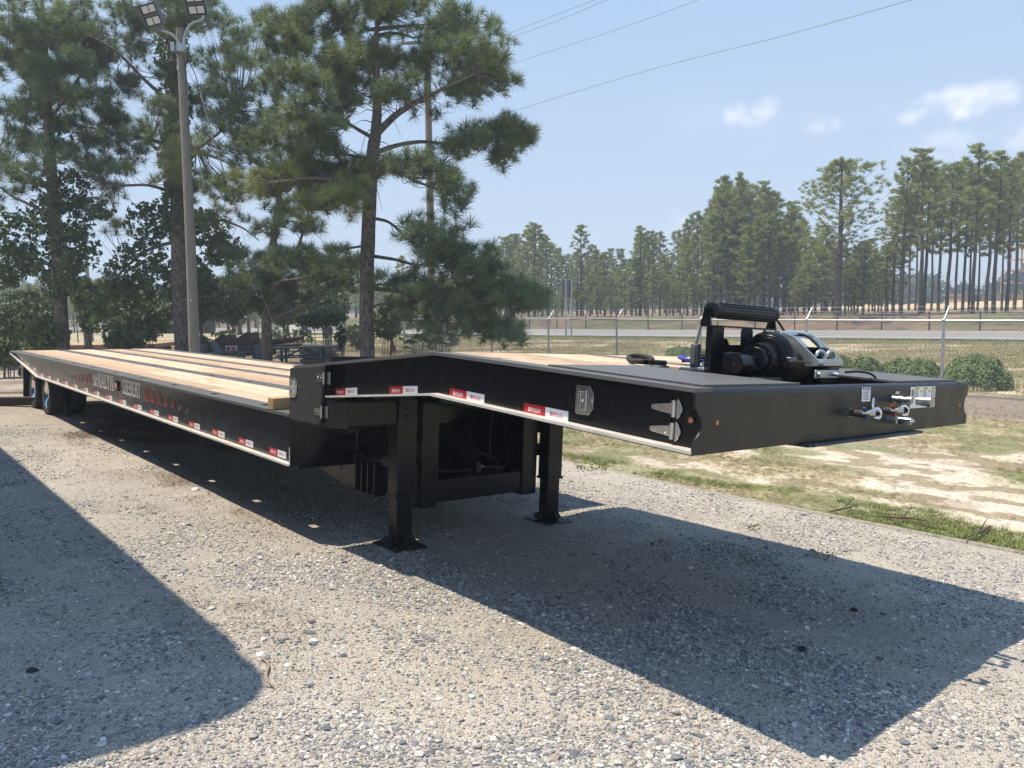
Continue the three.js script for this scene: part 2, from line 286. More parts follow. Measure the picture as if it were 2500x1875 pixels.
// loose crushed stone lying on the yard
{
  const R = rng(5), g = new THREE.IcosahedronGeometry(1, 0).toNonIndexed(), p = g.attributes.position;
  const seen = {}; for (let i = 0; i < p.count; i++) { const k = [p.getX(i), p.getY(i), p.getZ(i)].map((v) => v.toFixed(3)).join(); seen[k] = seen[k] || 0.72 + 0.5 * R(); const f = seen[k]; p.setXYZ(i, p.getX(i) * f, p.getY(i) * f * 0.62, p.getZ(i) * f); }
  g.computeVertexNormals();
  const N = 230000, m = new THREE.InstancedMesh(g, std(0xffffff, 0.92), N), q = new THREE.Quaternion(), mm = new THREE.Matrix4(), e = new THREE.Euler(), c = new THREE.Color();
  let n = 0, tries = 0;
  while (n < N && tries++ < 3e6) {
    const d = 1.3 + 13.5 * Math.pow(R(), 1.5), a = (R() - 0.5) * 1.5, x = Math.sin(a) * d, z = -Math.cos(a) * d, s = sOf(x, z), l = lOf(x, z);
    if (l > 4.62 || l < -13 || s < -8.5) continue;
    const patch = fbm(s * 1.3, l * 1.9, 3, 0, 111); if (R() > (0.16 + 1.3 * smooth(0.40, 0.72, patch)) * lerp(1, 0.35, smooth(3, 8, d))) continue;
    const r = (0.0032 + 0.0068 * Math.pow(R(), 2.2) + (R() < 0.03 ? 0.012 * R() : 0)) * (1 + 0.02 * d);
    e.set(R() * 0.7 - 0.35, R() * 6.28, R() * 0.7 - 0.35); q.setFromEuler(e);
    mm.compose(V(x, groundY(x, z) + ruts(s, l) + r * 0.22, z), q, V(r * (0.8 + 0.7 * R()), r * (0.7 + 0.4 * R()), r * (0.8 + 0.5 * R()))); m.setMatrixAt(n, mm);
    const t = R(), v = 0.24 + 0.2 * R(); if (t < 0.26) c.setRGB(v * 0.42, v * 0.46, v * 0.52); else if (t < 0.33) c.setRGB(v * 1.0, v * 0.88, v * 0.76); else if (t < 0.5) c.setRGB(v * 1.5, v * 1.46, v * 1.4); else c.setRGB(v, v * 0.96, v * 0.9);
    m.setColorAt(n, c); n++;
  }
  m.count = n; m.name = 'gravel_stones'; m.userData.kind = 'stuff'; m.userData.label = 'loose grey and tan crushed stone scattered over the yard'; shade(m); scene.add(m);
}
// fallen leaves, needles and bark chips drifted over the gravel
{
  const R = rng(6), g = new THREE.BufferGeometry(); g.setAttribute('position', new THREE.Float32BufferAttribute([-1, 0, 0, 0, 0.25, 0.4, 1, 0.1, 0, -1, 0, 0, 1, 0.1, 0, 0, 0.05, -0.4], 3)); g.computeVertexNormals();
  const N = 26000, m = new THREE.InstancedMesh(g, std(0xffffff, 0.9, 0, { side: THREE.DoubleSide }), N), mm = new THREE.Matrix4(), q = new THREE.Quaternion(), e = new THREE.Euler(), c = new THREE.Color();
  let n = 0, tries = 0;
  while (n < N && tries++ < 1e6) {
    const d = 2 + 20 * Math.pow(R(), 1.2), a = (R() - 0.5) * 1.4, x = Math.sin(a) * d, z = -Math.cos(a) * d, s = sOf(x, z), l = lOf(x, z); if (l > 4.6 || s < -6) continue;
    if (R() > litter(s, l) * 1.1 + 0.012) continue;
    const r = (0.005 + 0.011 * R()) * (0.6 + 0.06 * d); e.set(R() * 0.5 - 0.25, R() * 6.28, R() * 0.6 - 0.3); q.setFromEuler(e); const thin = R() < 0.5 ? 0.2 : 1;
    mm.compose(V(x, groundY(x, z) + ruts(s, l) + 0.005 + 0.006 * R(), z), q, V(r * (thin < 1 ? 1.7 : 1), r, r * thin)); m.setMatrixAt(n, mm);
    const v = 0.6 + 0.8 * R(); c.setRGB(0.17 * v, 0.125 * v, 0.09 * v); m.setColorAt(n, c); n++;
  }
  m.count = n; m.name = 'leaf_litter'; m.userData.kind = 'stuff'; m.userData.label = 'brown fallen leaves and bark chips drifted on the gravel'; shade(m); scene.add(m);
}
// grass and weeds
function bladeTuft(nb, h, spread, seed) {
  const R = rng(seed), pos = [];
  for (let i = 0; i < nb; i++) { const a = R() * 6.28, r = spread * R(), x = Math.cos(a) * r, z = Math.sin(a) * r, b = R() * 6.28, w = h * 0.055 * (0.7 + R()), hh = h * (0.5 + 0.7 * R()), lean = hh * (0.15 + 0.6 * R()), dx = Math.cos(b), dz = Math.sin(b); pos.push(x - dz * w, 0, z + dx * w, x + dz * w, 0, z - dx * w, x + dx * lean * 0.4, hh * 0.65, z + dz * lean * 0.4, x + dx * lean * 0.4 + dz * w * 0.7, hh * 0.65, z + dz * lean * 0.4 - dx * w * 0.7, x + dx * lean * 0.4 - dz * w * 0.7, hh * 0.65, z + dz * lean * 0.4 + dx * w * 0.7, x + dx * lean, hh, z + dz * lean); }
  const g = new THREE.BufferGeometry(); g.setAttribute('position', new THREE.Float32BufferAttribute(pos, 3)); g.computeVertexNormals(); return g;
}
const grassMat = std(0xffffff, 0.85, 0, { side: THREE.DoubleSide });
{
  const R = rng(7), N = 60000, m = new THREE.InstancedMesh(bladeTuft(9, 0.055, 0.05, 3), grassMat, N), mm = new THREE.Matrix4(), q = new THREE.Quaternion(), e = new THREE.Euler(), c = new THREE.Color();
  let n = 0, tries = 0;
  while (n < N && tries++ < 2e6) {
    const s = -7 + 21 * Math.pow(R(), 1.2), l = 4.68 + 9.6 * Math.pow(R(), 1.25), g = grassy(s, l), d = dry(s, l);
    const bare = l > 11.7 && l < 15; if (R() > (bare ? 0.06 : Math.max(g * g * 0.8, d * 0.35)) + 0.02) continue;
    const p = wp(s, l, -0.012), green = g > 0.25 + 0.5 * R(); e.set(0, R() * 6.28, 0); q.setFromEuler(e); const k = 0.3 + 0.6 * R() + (green ? 0.15 * g : 0);
    mm.compose(p, q, V(k, k * (0.6 + 0.6 * R()), k)); m.setMatrixAt(n, mm);
    const v = 0.7 + 0.7 * R(); if (green) c.setRGB(0.19 * v, 0.225 * v, 0.075 * v); else c.setRGB(0.36 * v, 0.31 * v, 0.17 * v); m.setColorAt(n, c); n++;
  }
  m.count = n; m.name = 'verge_grass'; m.userData.kind = 'stuff'; m.userData.label = 'short patchy green and dry grass on the sandy verge'; shade(m); scene.add(m);
  // rough grass over the field beyond the fence
  const N2 = 50000, m2 = new THREE.InstancedMesh(bladeTuft(7, 0.13, 0.16, 4), grassMat, N2); n = 0; tries = 0;
  while (n < N2 && tries++ < 1e6) {
    const a = -0.45 + 1.1 * R(), d = 17 + 36 * R(), x = Math.sin(a) * d, z = -Math.cos(a) * d, l = lOf(x, z), pp = x * 0.57 - z * 0.82; if (l < 15.2 || pp > 43.3) continue;
    if (R() > 0.08 + 0.6 * smooth(0.42, 0.62, fbm(x * 0.5, z * 1.1, 4, 0, 82)) + 0.8 * smooth(39, 42, pp)) continue;
    e.set(0, R() * 6.28, 0); q.setFromEuler(e); const k = 0.5 + 0.8 * R(); mm.compose(V(x, groundY(x, z) - 0.04, z), q, V(k, k, k)); m2.setMatrixAt(n, mm);
    const v = 0.7 + 0.6 * R(); if (R() < 0.22 + 0.5 * smooth(38, 42, pp)) c.setRGB(0.19 * v, 0.22 * v, 0.09 * v); else c.setRGB(0.42 * v, 0.36 * v, 0.22 * v); m2.setColorAt(n, c); n++;
  }
  m2.count = n; m2.name = 'field_grass'; m2.userData.kind = 'stuff'; m2.userData.label = 'sparse dry grass over the field between fence and road'; shade(m2); scene.add(m2);
}

// ───────────────────────── the trailer ─────────────────────────
const font = await new FontLoader().loadAsync('fonts/droid/droid_sans_bold.typeface.json');
const orange = dataTex(256, 256, (i, j, c) => { c[0] = c[1] = c[2] = fbm(i / 12, j / 12, 4, 21.333 | 0, 121); }, false);
const dusty = dataTex(512, 512, (i, j, c) => { const v = fbm(i / 64, j / 64, 5, 8, 122); c[0] = c[1] = c[2] = 0.82 + 0.6 * (v - 0.5) + (hash(i, j, 12) > 0.985 ? 0.12 : 0); }, false);
const paintTex = dataTex(512, 512, (i, j, c) => { const v = 0.9 + 0.2 * fbm(i / 85.333, j / 85.333, 5, 6, 123) + (hash(i, j, 6) > 0.996 ? 0.3 : 0); c[0] = 0.46 * v; c[1] = 0.46 * v; c[2] = 0.47 * v; });
const black = new THREE.MeshPhysicalMaterial({ color: lin(0.014, 0.016, 0.022), map: paintTex, specularIntensity: 0.5, roughness: 0.34, roughnessMap: dusty, clearcoat: 0.15, clearcoatRoughness: 0.12 });
const doorPaint = new THREE.MeshPhysicalMaterial({ color: lin(0.075, 0.075, 0.077), map: paintTex, roughness: 0.5, bumpMap: orange, bumpScale: 0.0003 });
const satin = new THREE.MeshPhysicalMaterial({ color: lin(0.027, 0.028, 0.030), map: paintTex, roughness: 0.5, roughnessMap: dusty, bumpMap: orange, bumpScale: 0.0004 });
const sunlitTopPaint = new THREE.MeshPhysicalMaterial({ color: lin(0.21, 0.21, 0.212), map: paintTex, roughness: 0.5, bumpMap: orange, bumpScale: 0.0004 });  // the same black satin, lightened so the colour carries sun and sky on tops
const dark = std(lin(0.012, 0.012, 0.014), 0.6), rubber = std(lin(0.018, 0.018, 0.018), 0.75), flangeMat = new THREE.MeshStandardMaterial({ color: lin(0.62, 0.6, 0.57), map: dataTex(256, 256, (i, j, c) => { const v = 0.55 + 0.5 * fbm(i / 32, j / 8, 4, 8, 124); c[0] = c[1] = c[2] = v; }), roughness: 0.55 });
const chrome = std(lin(0.75, 0.76, 0.78), 0.12, 1), stainless = std(lin(0.42, 0.42, 0.41), 0.3, 1), zinc = new THREE.MeshStandardMaterial({ color: lin(0.46, 0.51, 0.52), roughness: 0.42, metalness: 0.85, roughnessMap: dusty });
const amber = new THREE.MeshPhysicalMaterial({ color: lin(0.55, 0.16, 0.01), roughness: 0.2, clearcoat: 1 }), red = std(lin(0.42, 0.022, 0.03), 0.4), decalWhite = std(lin(0.72, 0.74, 0.76), 0.4), blueM = std(lin(0.02, 0.03, 0.14), 0.4), redM = std(lin(0.2, 0.018, 0.014), 0.4), greyM = std(lin(0.13, 0.135, 0.14), 0.5);

const trailer = thing('flatbed_trailer', 'long black step-deck flatbed trailer with wooden deck on landing legs', 'trailer');
trailer.position.copy(loc(0, -H0, 0));
trailer.quaternion.setFromRotationMatrix(new THREE.Matrix4().makeBasis(D1, UP, D2));
const T = (name, geo, mat, parent = trailer) => part(name, merge((Array.isArray(geo) ? geo : [geo]).map((g) => uvBox(g))).translate(0, H0, 0), mat, parent);
const deckM = new THREE.Matrix4().makeTranslation(3.81, -0.475, 0).multiply(new THREE.Matrix4().makeRotationX(-0.034)).multiply(new THREE.Matrix4().makeRotationZ(0.0022)).multiply(new THREE.Matrix4().makeTranslation(-3.81, 0.475, 0));
const D = (name, geo, mat, parent = trailer) => T(name, merge(Array.isArray(geo) ? geo : [geo]).applyMatrix4(deckM), mat, parent);
const W = 3.0, mir = (l0, l1) => [W - l1, W - l0];

// wood: grain along the boards, four tones
const woodTex = [0, 1].map((k) => dataTex(1024, 256, (i, j, c) => {
  const x = i / 1024, y = j / 256, warp = fbm(x * 6, y * 4, 3, 6, 130 + k), g = fbm(x * 8, y * 48 + warp * 3, 4, 0, 132 + k), ring = 0.5 + 0.5 * Math.sin((y * 22 + warp * 7) * 6.28), f = hash(i >> 2, j, 7);
  const stain = smooth(0.62, 0.75, fbm(x * 16, y * 3, 4, 16, 134 + k)); const knot = smooth(0.80, 0.86, fbm(x * 40, y * 12, 2, 40, 136 + k)), v = 0.62 + 0.5 * g + 0.14 * ring + 0.14 * f - 0.26 * stain - 0.3 * knot;
  c[0] = 0.46 * v; c[1] = (0.365 - 0.02 * stain) * v; c[2] = (0.275 - 0.03 * stain) * v;
}));
const boards = [[1, 0.97, 0.95], [0.80, 0.74, 0.70], [1.2, 1.17, 1.12], [1.02, 0.88, 0.80], [1.12, 1.16, 1.16]].map((c, i) => new THREE.MeshStandardMaterial({ map: woodTex[i % 2], color: lin(...c), roughness: 0.75, bumpMap: woodTex[i % 2], bumpScale: 0.0015 }));
function plank(s0, s1, h0, h1, l0, l1, seed) {
  const g = RB(s0, s1, h0, h1, l0, l1, 0.004, 1), R = rng(seed), du = R(), dv = R(), p = g.attributes.position, n = p.count, uv = new Float32Array(n * 2);
  for (let i = 0; i < n; i++) { uv[2 * i] = p.getX(i) / 2.4 + du; uv[2 * i + 1] = (p.getZ(i) + p.getY(i)) / 0.6 + dv; }
  g.setAttribute('uv', new THREE.BufferAttribute(uv, 2)); return g;
}
const pieceOf = (name, g, m) => { const o = shade(new THREE.Mesh(g, m)); o.name = name; trailer.add(o); return o; };

// ── neck ──
const prof = (dh) => [[0, dh], [1.87, 0.083 + dh], [3.2, -0.042 + dh], [3.74, -0.092 + dh]];
const bot = [[3.2, -0.298], [1.896, -0.181], [0, -0.278]];
const strip = (top, t, l0, l1) => extr([...top, ...top.slice().reverse().map(([x, y]) => [x, y - t])], l0, l1);
for (const [l0, l1] of [[0.066, 0.08], mir(0.066, 0.08)]) T('side_web', extr([[0.012, -0.008], [1.87, 0.07], [3.2, -0.055], [3.2, -0.298], [1.896, -0.181], [0.012, -0.27]], l0, l1), black);
for (const [l0, l1] of [[0, 0.13], mir(0, 0.13)]) T('top_rail', strip(prof(0), 0.018, l0, l1), sunlitTopPaint);
for (const [l0, l1] of [[0, 0.14], mir(0, 0.14)]) T('bottom_rail', [strip(bot.slice().reverse().map(([x, y]) => [x, y + 0.014]), 0.016, l0, l1)], black);
for (const [l0, l1] of [[-0.003, 0.064], mir(-0.003, 0.064)]) T('edge_strip', strip(bot.slice().reverse().map(([x, y]) => [x, y + 0.0165]), 0.014, l0, l1), flangeMat);
T('ramp_plate', strip([[1.87, 0.072], [3.2, -0.053], [3.74, -0.1]], 0.012, 0.131, 2.869), satin);
T('neck_floor', strip([[0.9, -0.15], [1.87, -0.1], [3.74, -0.2]], 0.012, 0.09, 2.91), dark);
T('front_pan', [B(0.06, 0.9, -0.225, -0.21, 0.09, 2.91)], dark);
for (const s of [0.95, 1.5, 2.1, 2.7, 3.3]) T('crossmember', B(s, s + 0.03, -0.19, 0.0, 0.09, 2.91), dark);
// front apron with scalloped ends, rolled top edge and a lip for the coupler plate
{
  const sh = new THREE.Shape(); sh.moveTo(0.004, -0.028); sh.lineTo(0.008, -0.085); sh.absarc(-0.012, -0.150, 0.068, 1.2, -1.2, true); sh.lineTo(-0.002, -0.272);
  sh.quadraticCurveTo(0, -0.279, 0.01, -0.279); sh.lineTo(2.985, -0.279); sh.quadraticCurveTo(2.997, -0.279, 2.997, -0.27); sh.lineTo(2.999, -0.217); sh.absarc(3.012, -0.150, 0.068, Math.PI + 1.2, Math.PI - 1.2, true); sh.lineTo(2.996, -0.028);
  const g = new THREE.ExtrudeGeometry(sh, { depth: 0.01, bevelEnabled: true, bevelSize: 0.002, bevelThickness: 0.002, bevelOffset: -0.002, bevelSegments: 1, curveSegments: 20 });
  g.rotateY(-Math.PI / 2); const a = [];   // (x,y,z) -> (-z, y, x)
  const p = []; for (let i = 0; i <= 8; i++) { const t = i / 8 * Math.PI / 2; p.push([0.032 - 0.032 * Math.cos(t) - 0.001, -0.032 + 0.032 * Math.sin(t)]); }
  p.push([0.035, -0.006]); for (let i = 8; i >= 0; i--) { const t = i / 8 * Math.PI / 2; p.push([0.034 - 0.024 * Math.cos(t), -0.034 + 0.026 * Math.sin(t)]); }
  a.push(g.translate(0.006, 0, 0), extr(p, 0.004, 2.996));
  T('front_apron', a, satin);
  T('coupler_lip', [RB(-0.05, 0.3, -0.296, -0.280, 0.86, 2.2, 0.006), extr([[-0.05, -0.296], [-0.062, -0.29], [-0.05, -0.28]], 0.9, 2.16)], satin);
  T('coupler_plate', RB(0.1, 0.88, -0.268, -0.256, 0.14, 2.86, 0.004), black);
}
// steel tread plates round the winch pit
T('corner_plate', [slab([[0.034, 0.1], [0.034, 0.904], [0.87, 0.83], [0.97, 1.07], [0.985, 0.1]].map(([x, z]) => [x, z]), -0.002, 0.008).translate(0, 0, 0)].map((g) => g.applyMatrix4(new THREE.Matrix4().makeRotationZ(0.0443))), sunlitTopPaint);
T('corner_plate', [slab([[0.034, 1.99], [0.034, 2.9], [0.985, 2.9], [0.97, 1.93], [0.72, 1.93], [0.72, 1.99]], -0.002, 0.008)].map((g) => g.applyMatrix4(new THREE.Matrix4().makeRotationZ(0.0443))), sunlitTopPaint);
{ const R = rng(15), rz = new THREE.Matrix4().makeRotationZ(0.0443), bead = (a, b, n) => [...Array(n)].map((_, i) => new THREE.SphereGeometry(0.004 + 0.0025 * R(), 6, 5).scale(1, 0.7, 1).translate(lerp(a[0], b[0], i / n) + 0.003 * R(), 0.008, lerp(a[1], b[1], i / n) + 0.003 * R()).applyMatrix4(rz)); for (const [a, b, n] of [[[0.04, 0.102], [0.96, 0.102], 90], [[0.036, 0.11], [0.036, 0.9], 80], [[0.036, 2.0], [0.036, 2.88], 80], [[0.04, 1.992], [0.72, 1.992], 70], [[0.04, 2.898], [0.96, 2.898], 80]]) { const w = T('weld_bead', bead(a, b, n), sunlitTopPaint); w.userData.kind = 'stuff'; } }
T('pit_wall', [B(0.05, 0.94, -0.2, 0, 0.86, 0.875), B(0.05, 0.72, -0.2, 0, 1.975, 1.99), B(0.93, 0.945, -0.2, 0.02, 1.08, 1.92)], black);
// neck deck boards
{
  const nm = new THREE.Matrix4().makeRotationZ(0.0443); let l = 0.135, k = 0;
  while (l < 2.85) { const w = k === 6 ? 0.09 : 0.196; const g = plank(l > 1.02 && l < 1.92 ? 0.90 : 0.992, 1.86, -0.026, 0.003, l, Math.min(2.868, l + w - 0.007), 300 + k); if (k === 6) T('deck_strap', B(0.95, 1.86, -0.02, 0.006, l, l + w - 0.007).applyMatrix4(nm), sunlitTopPaint); else pieceOf('plank', g.applyMatrix4(nm).translate(0, H0, 0), boards[(k * 3) % 5]); l += w; k++; }
  T('deck_edge', B(0.885, 0.9, -0.06, 0.0, 1.08, 1.92).applyMatrix4(nm), dark);
}
// ── lower deck ──
const S0 = 3.81, S1 = 17.2, HT = -0.475, slots = [...Array(11)].map((_, k) => 4.51 + 1.22 * k);
const webPts = [[S0, HT - 0.02], [S1, HT - 0.02], [S1, HT - 0.05], [14.4, -0.842], [S0, -0.888]];
for (const [l0, l1] of [[0.052, 0.064], mir(0.052, 0.064)]) D('side_web', extr(webPts, l0, l1), black);
for (const [a, b, h0, h1] of [[0, 0.2, 0.085, 0.15], [2.8, 3.0, 2.85, 2.915]]) D('deck_rail', slab(rect(S0, S1, a, b), HT - 0.022, HT + 0.003, slots.filter((s) => s < 16.5).map((s) => rect(s - 0.055, s + 0.055, h0, h1))), sunlitTopPaint);
for (const [l0, l1] of [[-0.002, 0.13], mir(-0.002, 0.13)]) D('bottom_rail', strip([[S0, -0.882], [14.4, -0.836], [S1, HT - 0.045]], 0.014, l0, l1), black);
for (const [l0, l1] of [[-0.005, 0.05], mir(-0.005, 0.05)]) D('edge_strip', strip([[S0 + 0.003, -0.876], [14.4, -0.83], [S1, HT - 0.039]], 0.016, l0, l1), flangeMat);
D('end_trim', B(S0 - 0.006, S0, -0.885, -0.74, 0, 0.014), decalWhite);
D('front_bulkhead', extr([[0.004, -0.49], [0.004, -0.886], [0.184, -0.886], [0.297, -0.72], [0.60, -0.66], [2.40, -0.66], [2.70, -0.72], [2.82, -0.886], [2.996, -0.886], [2.996, -0.49]], 0, 0.02).rotateY(-Math.PI / 2).translate(S0 + 0.012, 0, 0), black);
D('tail_plate', B(S1 - 0.004, S1 + 0.012, HT - 0.07, HT - 0.002, 0, 3), satin);
D('under_floor', B(S0 + 0.05, S1 - 0.4, -0.565, -0.555, 0.225, 2.775), dark);
// steel straps between the boards, with lashing slots
const straps = [[0.86, 1.07], [1.56, 1.76], [2.14, 2.32]];
straps.forEach(([a, b], i) => D('deck_strap', slab(rect(S0, S1, a + 0.004, b - 0.004), HT - 0.02, HT + 0.002, i === 2 ? [] : slots.slice(0, 10).map((s) => rect(s - 0.05, s + 0.05, (a + b) / 2 - 0.03, (a + b) / 2 + 0.03))), sunlitTopPaint));
{
  let k = 0;
  for (const [a, b, n] of [[0.203, 0.86, 3], [1.07, 1.56, 2], [1.76, 2.14, 2], [2.32, 2.797, 3]]) for (let i = 0; i < n; i++) {
    const w = (b - a) / n, l0 = a + w * i, joint = 6.2 + 5.5 * hash(k, 3, 9);
    for (const [s0, s1] of [[S0 + 0.03, joint - 0.003], [joint + 0.003, S1 - 0.03]]) { pieceOf('plank', plank(s0, s1, HT - 0.03, HT + 0.002 + 0.004 * hash(k, i, 4), l0 + 0.0035, l0 + w - 0.0035, 400 + k).applyMatrix4(deckM).translate(0, H0, 0), boards[k % 5]); k++; }
  }
}
// main beams, posts and cross beam under the neck
for (const [l0, l1] of [[0.84, 0.88], mir(0.84, 0.88)]) {
  T('main_beam', [extr([[3.28, -0.88], [4.8, -0.876], [13.4, -0.8], [13.4, -1.0], [5.3, -1.08], [4.45, -1.215], [3.28, -1.222]], l0, l1), B(3.28, 5.1, -0.885, -0.872, l0 - (l0 < 1 ? 0.1 : 0), l1 + (l0 < 1 ? 0 : 0.1))], black);
  for (const s of [4.06, 3.95, 3.85, 3.74]) T('stiffener', B(s, s + 0.014, -1.2, -0.886, l0 < 1 ? 0.745 : l1 + 0.001, l0 < 1 ? l0 - 0.001 : l1 + 0.095), black);
  [4.55, 4.5].forEach((s, i) => T('bolt_hole', new THREE.CylinderGeometry(0.022, 0.022, 0.006, 16).rotateX(Math.PI / 2).translate(s, -0.935 - 0.13 * i, l0 < 1 ? l0 - 0.001 : l1 + 0.001), dark));
}
for (const [l0, l1] of [[0.9, 1.07], [2.0, 2.175]]) T('upright', [RB(3.27, 3.42, -1.235, -0.28, l0, l1, 0.012), extr([[3.28, -1.23], [3.42, -1.23], [3.95, -1.05], [3.28, -1.05]], l0 + 0.02, l0 + 0.035)], black);
T('cross_beam', [RB(3.29, 3.41, -1.205, -1.015, 1.07, 2.0, 0.008), B(3.42, 4.6, -1.2, -1.19, 0.88, 2.12)], black);
T('rear_wall', [B(4.25, 4.27, -1.0, -0.56, 0.3, 2.7), B(4.22, 4.249, -1.19, -0.36, 0.89, 2.11)], black);
for (const l of [0.862, 2.124]) T('neck_side_plate', B(3.43, 4.2, -0.87, -0.33, l, l + 0.014), black);
T('neck_beam', [B(0.95, 4.2, -0.32, -0.2, 0.9, 0.92), B(0.95, 4.2, -0.32, -0.2, 2.08, 2.1), B(2.2, 4.2, -0.36, -0.345, 0.9, 2.1)], black);
{ // hydraulic ram with hoses
  const a = V(3.78, -0.6, 1.72), b = V(3.5, -0.93, 1.585); const c = T('hydraulic_ram', [rod(a, b, 0.072, 0.072, 24), rod(b, b.clone().add(V(-0.02, -0.02, -0.01)), 0.078, 0.078, 24)], std(lin(0.01, 0.012, 0.02), 0.12));
  T('ram_collar', rod(a.clone().lerp(b, 0.72), a.clone().lerp(b, 0.86), 0.0745, 0.0745, 24), chrome, c);
  T('ram_bracket', RB(3.40, 3.47, -1.06, -0.92, 1.57, 1.63, 0.01), black);
  for (const [p, m] of [[[V(3.42, -0.965, 1.64), V(3.40, -0.975, 1.75), V(3.42, -0.985, 1.9), V(3.5, -0.985, 1.99)], 0], [[V(3.42, -1.035, 1.64), V(3.39, -1.03, 1.74), V(3.41, -0.998, 1.86), V(3.5, -0.99, 1.98)], 0], [[V(3.46, -0.99, 1.58), V(3.5, -1.0, 1.4), V(3.55, -0.98, 1.2), V(3.6, -0.96, 1.08)], 0], [[V(3.7, -0.72, 1.62), V(3.62, -0.85, 1.74), V(3.56, -0.93, 1.9), V(3.6, -0.98, 1.99)], 1]]) T('hydraulic_hose', pipe(p, 0.012, 24, 8), std(lin(0.03, 0.03, 0.026), 0.6));
  for (const [y] of [[-0.965], [-1.035]]) T('hose_fitting', rod(V(3.42, y, 1.63), V(3.415, y - 0.003, 1.69), 0.015, 0.012, 6), stainless);
  T('brake_hose', [pipe([V(3.5, -0.33, 1.86), V(3.52, -0.55, 1.83), V(3.5, -0.85, 1.8), V(3.5, -0.95, 1.83)], 0.006), pipe([V(3.5, -0.92, 1.84), V(3.5, -0.84, 1.93), V(3.52, -0.82, 2.02), V(3.52, -0.9, 2.06), V(3.5, -1.0, 2.02)], 0.006)], std(lin(0.06, 0.012, 0.03), 0.5));
  T('valve_box', [RB(3.34, 3.44, -0.42, -0.30, 0.80, 0.86, 0.01), B(3.33, 3.36, -0.52, -0.3, 0.78, 0.84)], black);
  T('step_rung', rod(V(3.9, -0.33, 0.62), V(3.62, -0.33, 0.62), 0.009), black);
}
// landing legs
for (const l of [0.69, 2.31]) {
  const a = 0.088, leg = T('landing_leg', [RB(3.165, 3.305, -1.09, -0.29, l - a, l + a, 0.012), RB(3.155, 3.315, -1.10, -1.075, l - a - 0.008, l + a + 0.008, 0.006), RB(3.30, 3.45, -0.88, -0.8, l - 0.05, l + 0.05, 0.006)], black);
  T('inner_leg', RB(3.178, 3.292, -1.47, -1.08, l - a + 0.012, l + a - 0.012, 0.01), black, leg);
  T('foot_plate', [extr([[-0.17, -0.15], [0.17, -0.15], [0.19, -0.11], [0.19, 0.11], [0.17, 0.15], [-0.17, 0.15], [-0.19, 0.11], [-0.19, -0.11]], -0.007, 0.007).rotateX(Math.PI / 2).translate(3.235, -1.488, l),
    ...[-1, 1].flatMap((k) => [extr([[0, 0], [0.085, 0], [0.03, 0.075], [0, 0.09]], -0.006, 0.006).rotateY(k > 0 ? -Math.PI / 2 : Math.PI / 2).translate(3.235, -1.48, l + k * (a - 0.012)), extr([[0, 0], [0.09, 0], [0.03, 0.08], [0, 0.09]].map(([x, y]) => [x * k, y]), -0.006, 0.006).translate(3.235 + k * 0.057, -1.48, l)]), new THREE.CylinderGeometry(0.025, 0.025, 0.05, 14).rotateX(Math.PI / 2).translate(3.28, -1.44, l - a - 0.01)], dark, leg);
  for (const y of [-0.40, -0.455]) T('pin_hole', RB(3.161, 3.167, y - 0.012, y + 0.012, l - 0.035, l + 0.02, 0.002), dark, leg);
}
// tool box in the step
{
  const box = T('tool_box', [extr([[2.885, -0.295], [3.75, -0.295], [3.75, -0.108], [3.2, -0.055], [3.2, -0.29], [2.9, -0.29]], 0.005, 0.4), extr([[2.885, -0.31], [3.75, -0.31], [3.75, -0.515], [3.7, -0.53], [3.1, -0.512], [2.89, -0.49], [2.882, -0.47]], 0.005, 0.4)], black);
  const door = T('tool_box_door', extr([[3.215, -0.062], [3.74, -0.108], [3.755, -0.120], [3.753, -0.492], [3.738, -0.507], [3.262, -0.499], [3.246, -0.485], [3.208, -0.072]], -0.022, 0.004, [], 0.005), doorPaint, box);
  for (const [s, h] of [[3.192, -0.155], [3.218, -0.402]]) T('hinge', [RB(s - 0.055, s - 0.008, h - 0.042, h + 0.042, -0.006, 0.004, 0.003), RB(s + 0.008, s + 0.1, h - 0.028, h + 0.022, -0.03, -0.022, 0.003), rod(V(s, h - 0.045, -0.024), V(s, h + 0.045, -0.024), 0.0085), ...[[0.03, 0], [0.075, 0.002]].map(([a, b]) => new THREE.SphereGeometry(0.006, 8, 6).translate(s + a, h + b, -0.031))], stainless, door);
  paddle(3.675, -0.255, -0.024, box, 0.95);
}
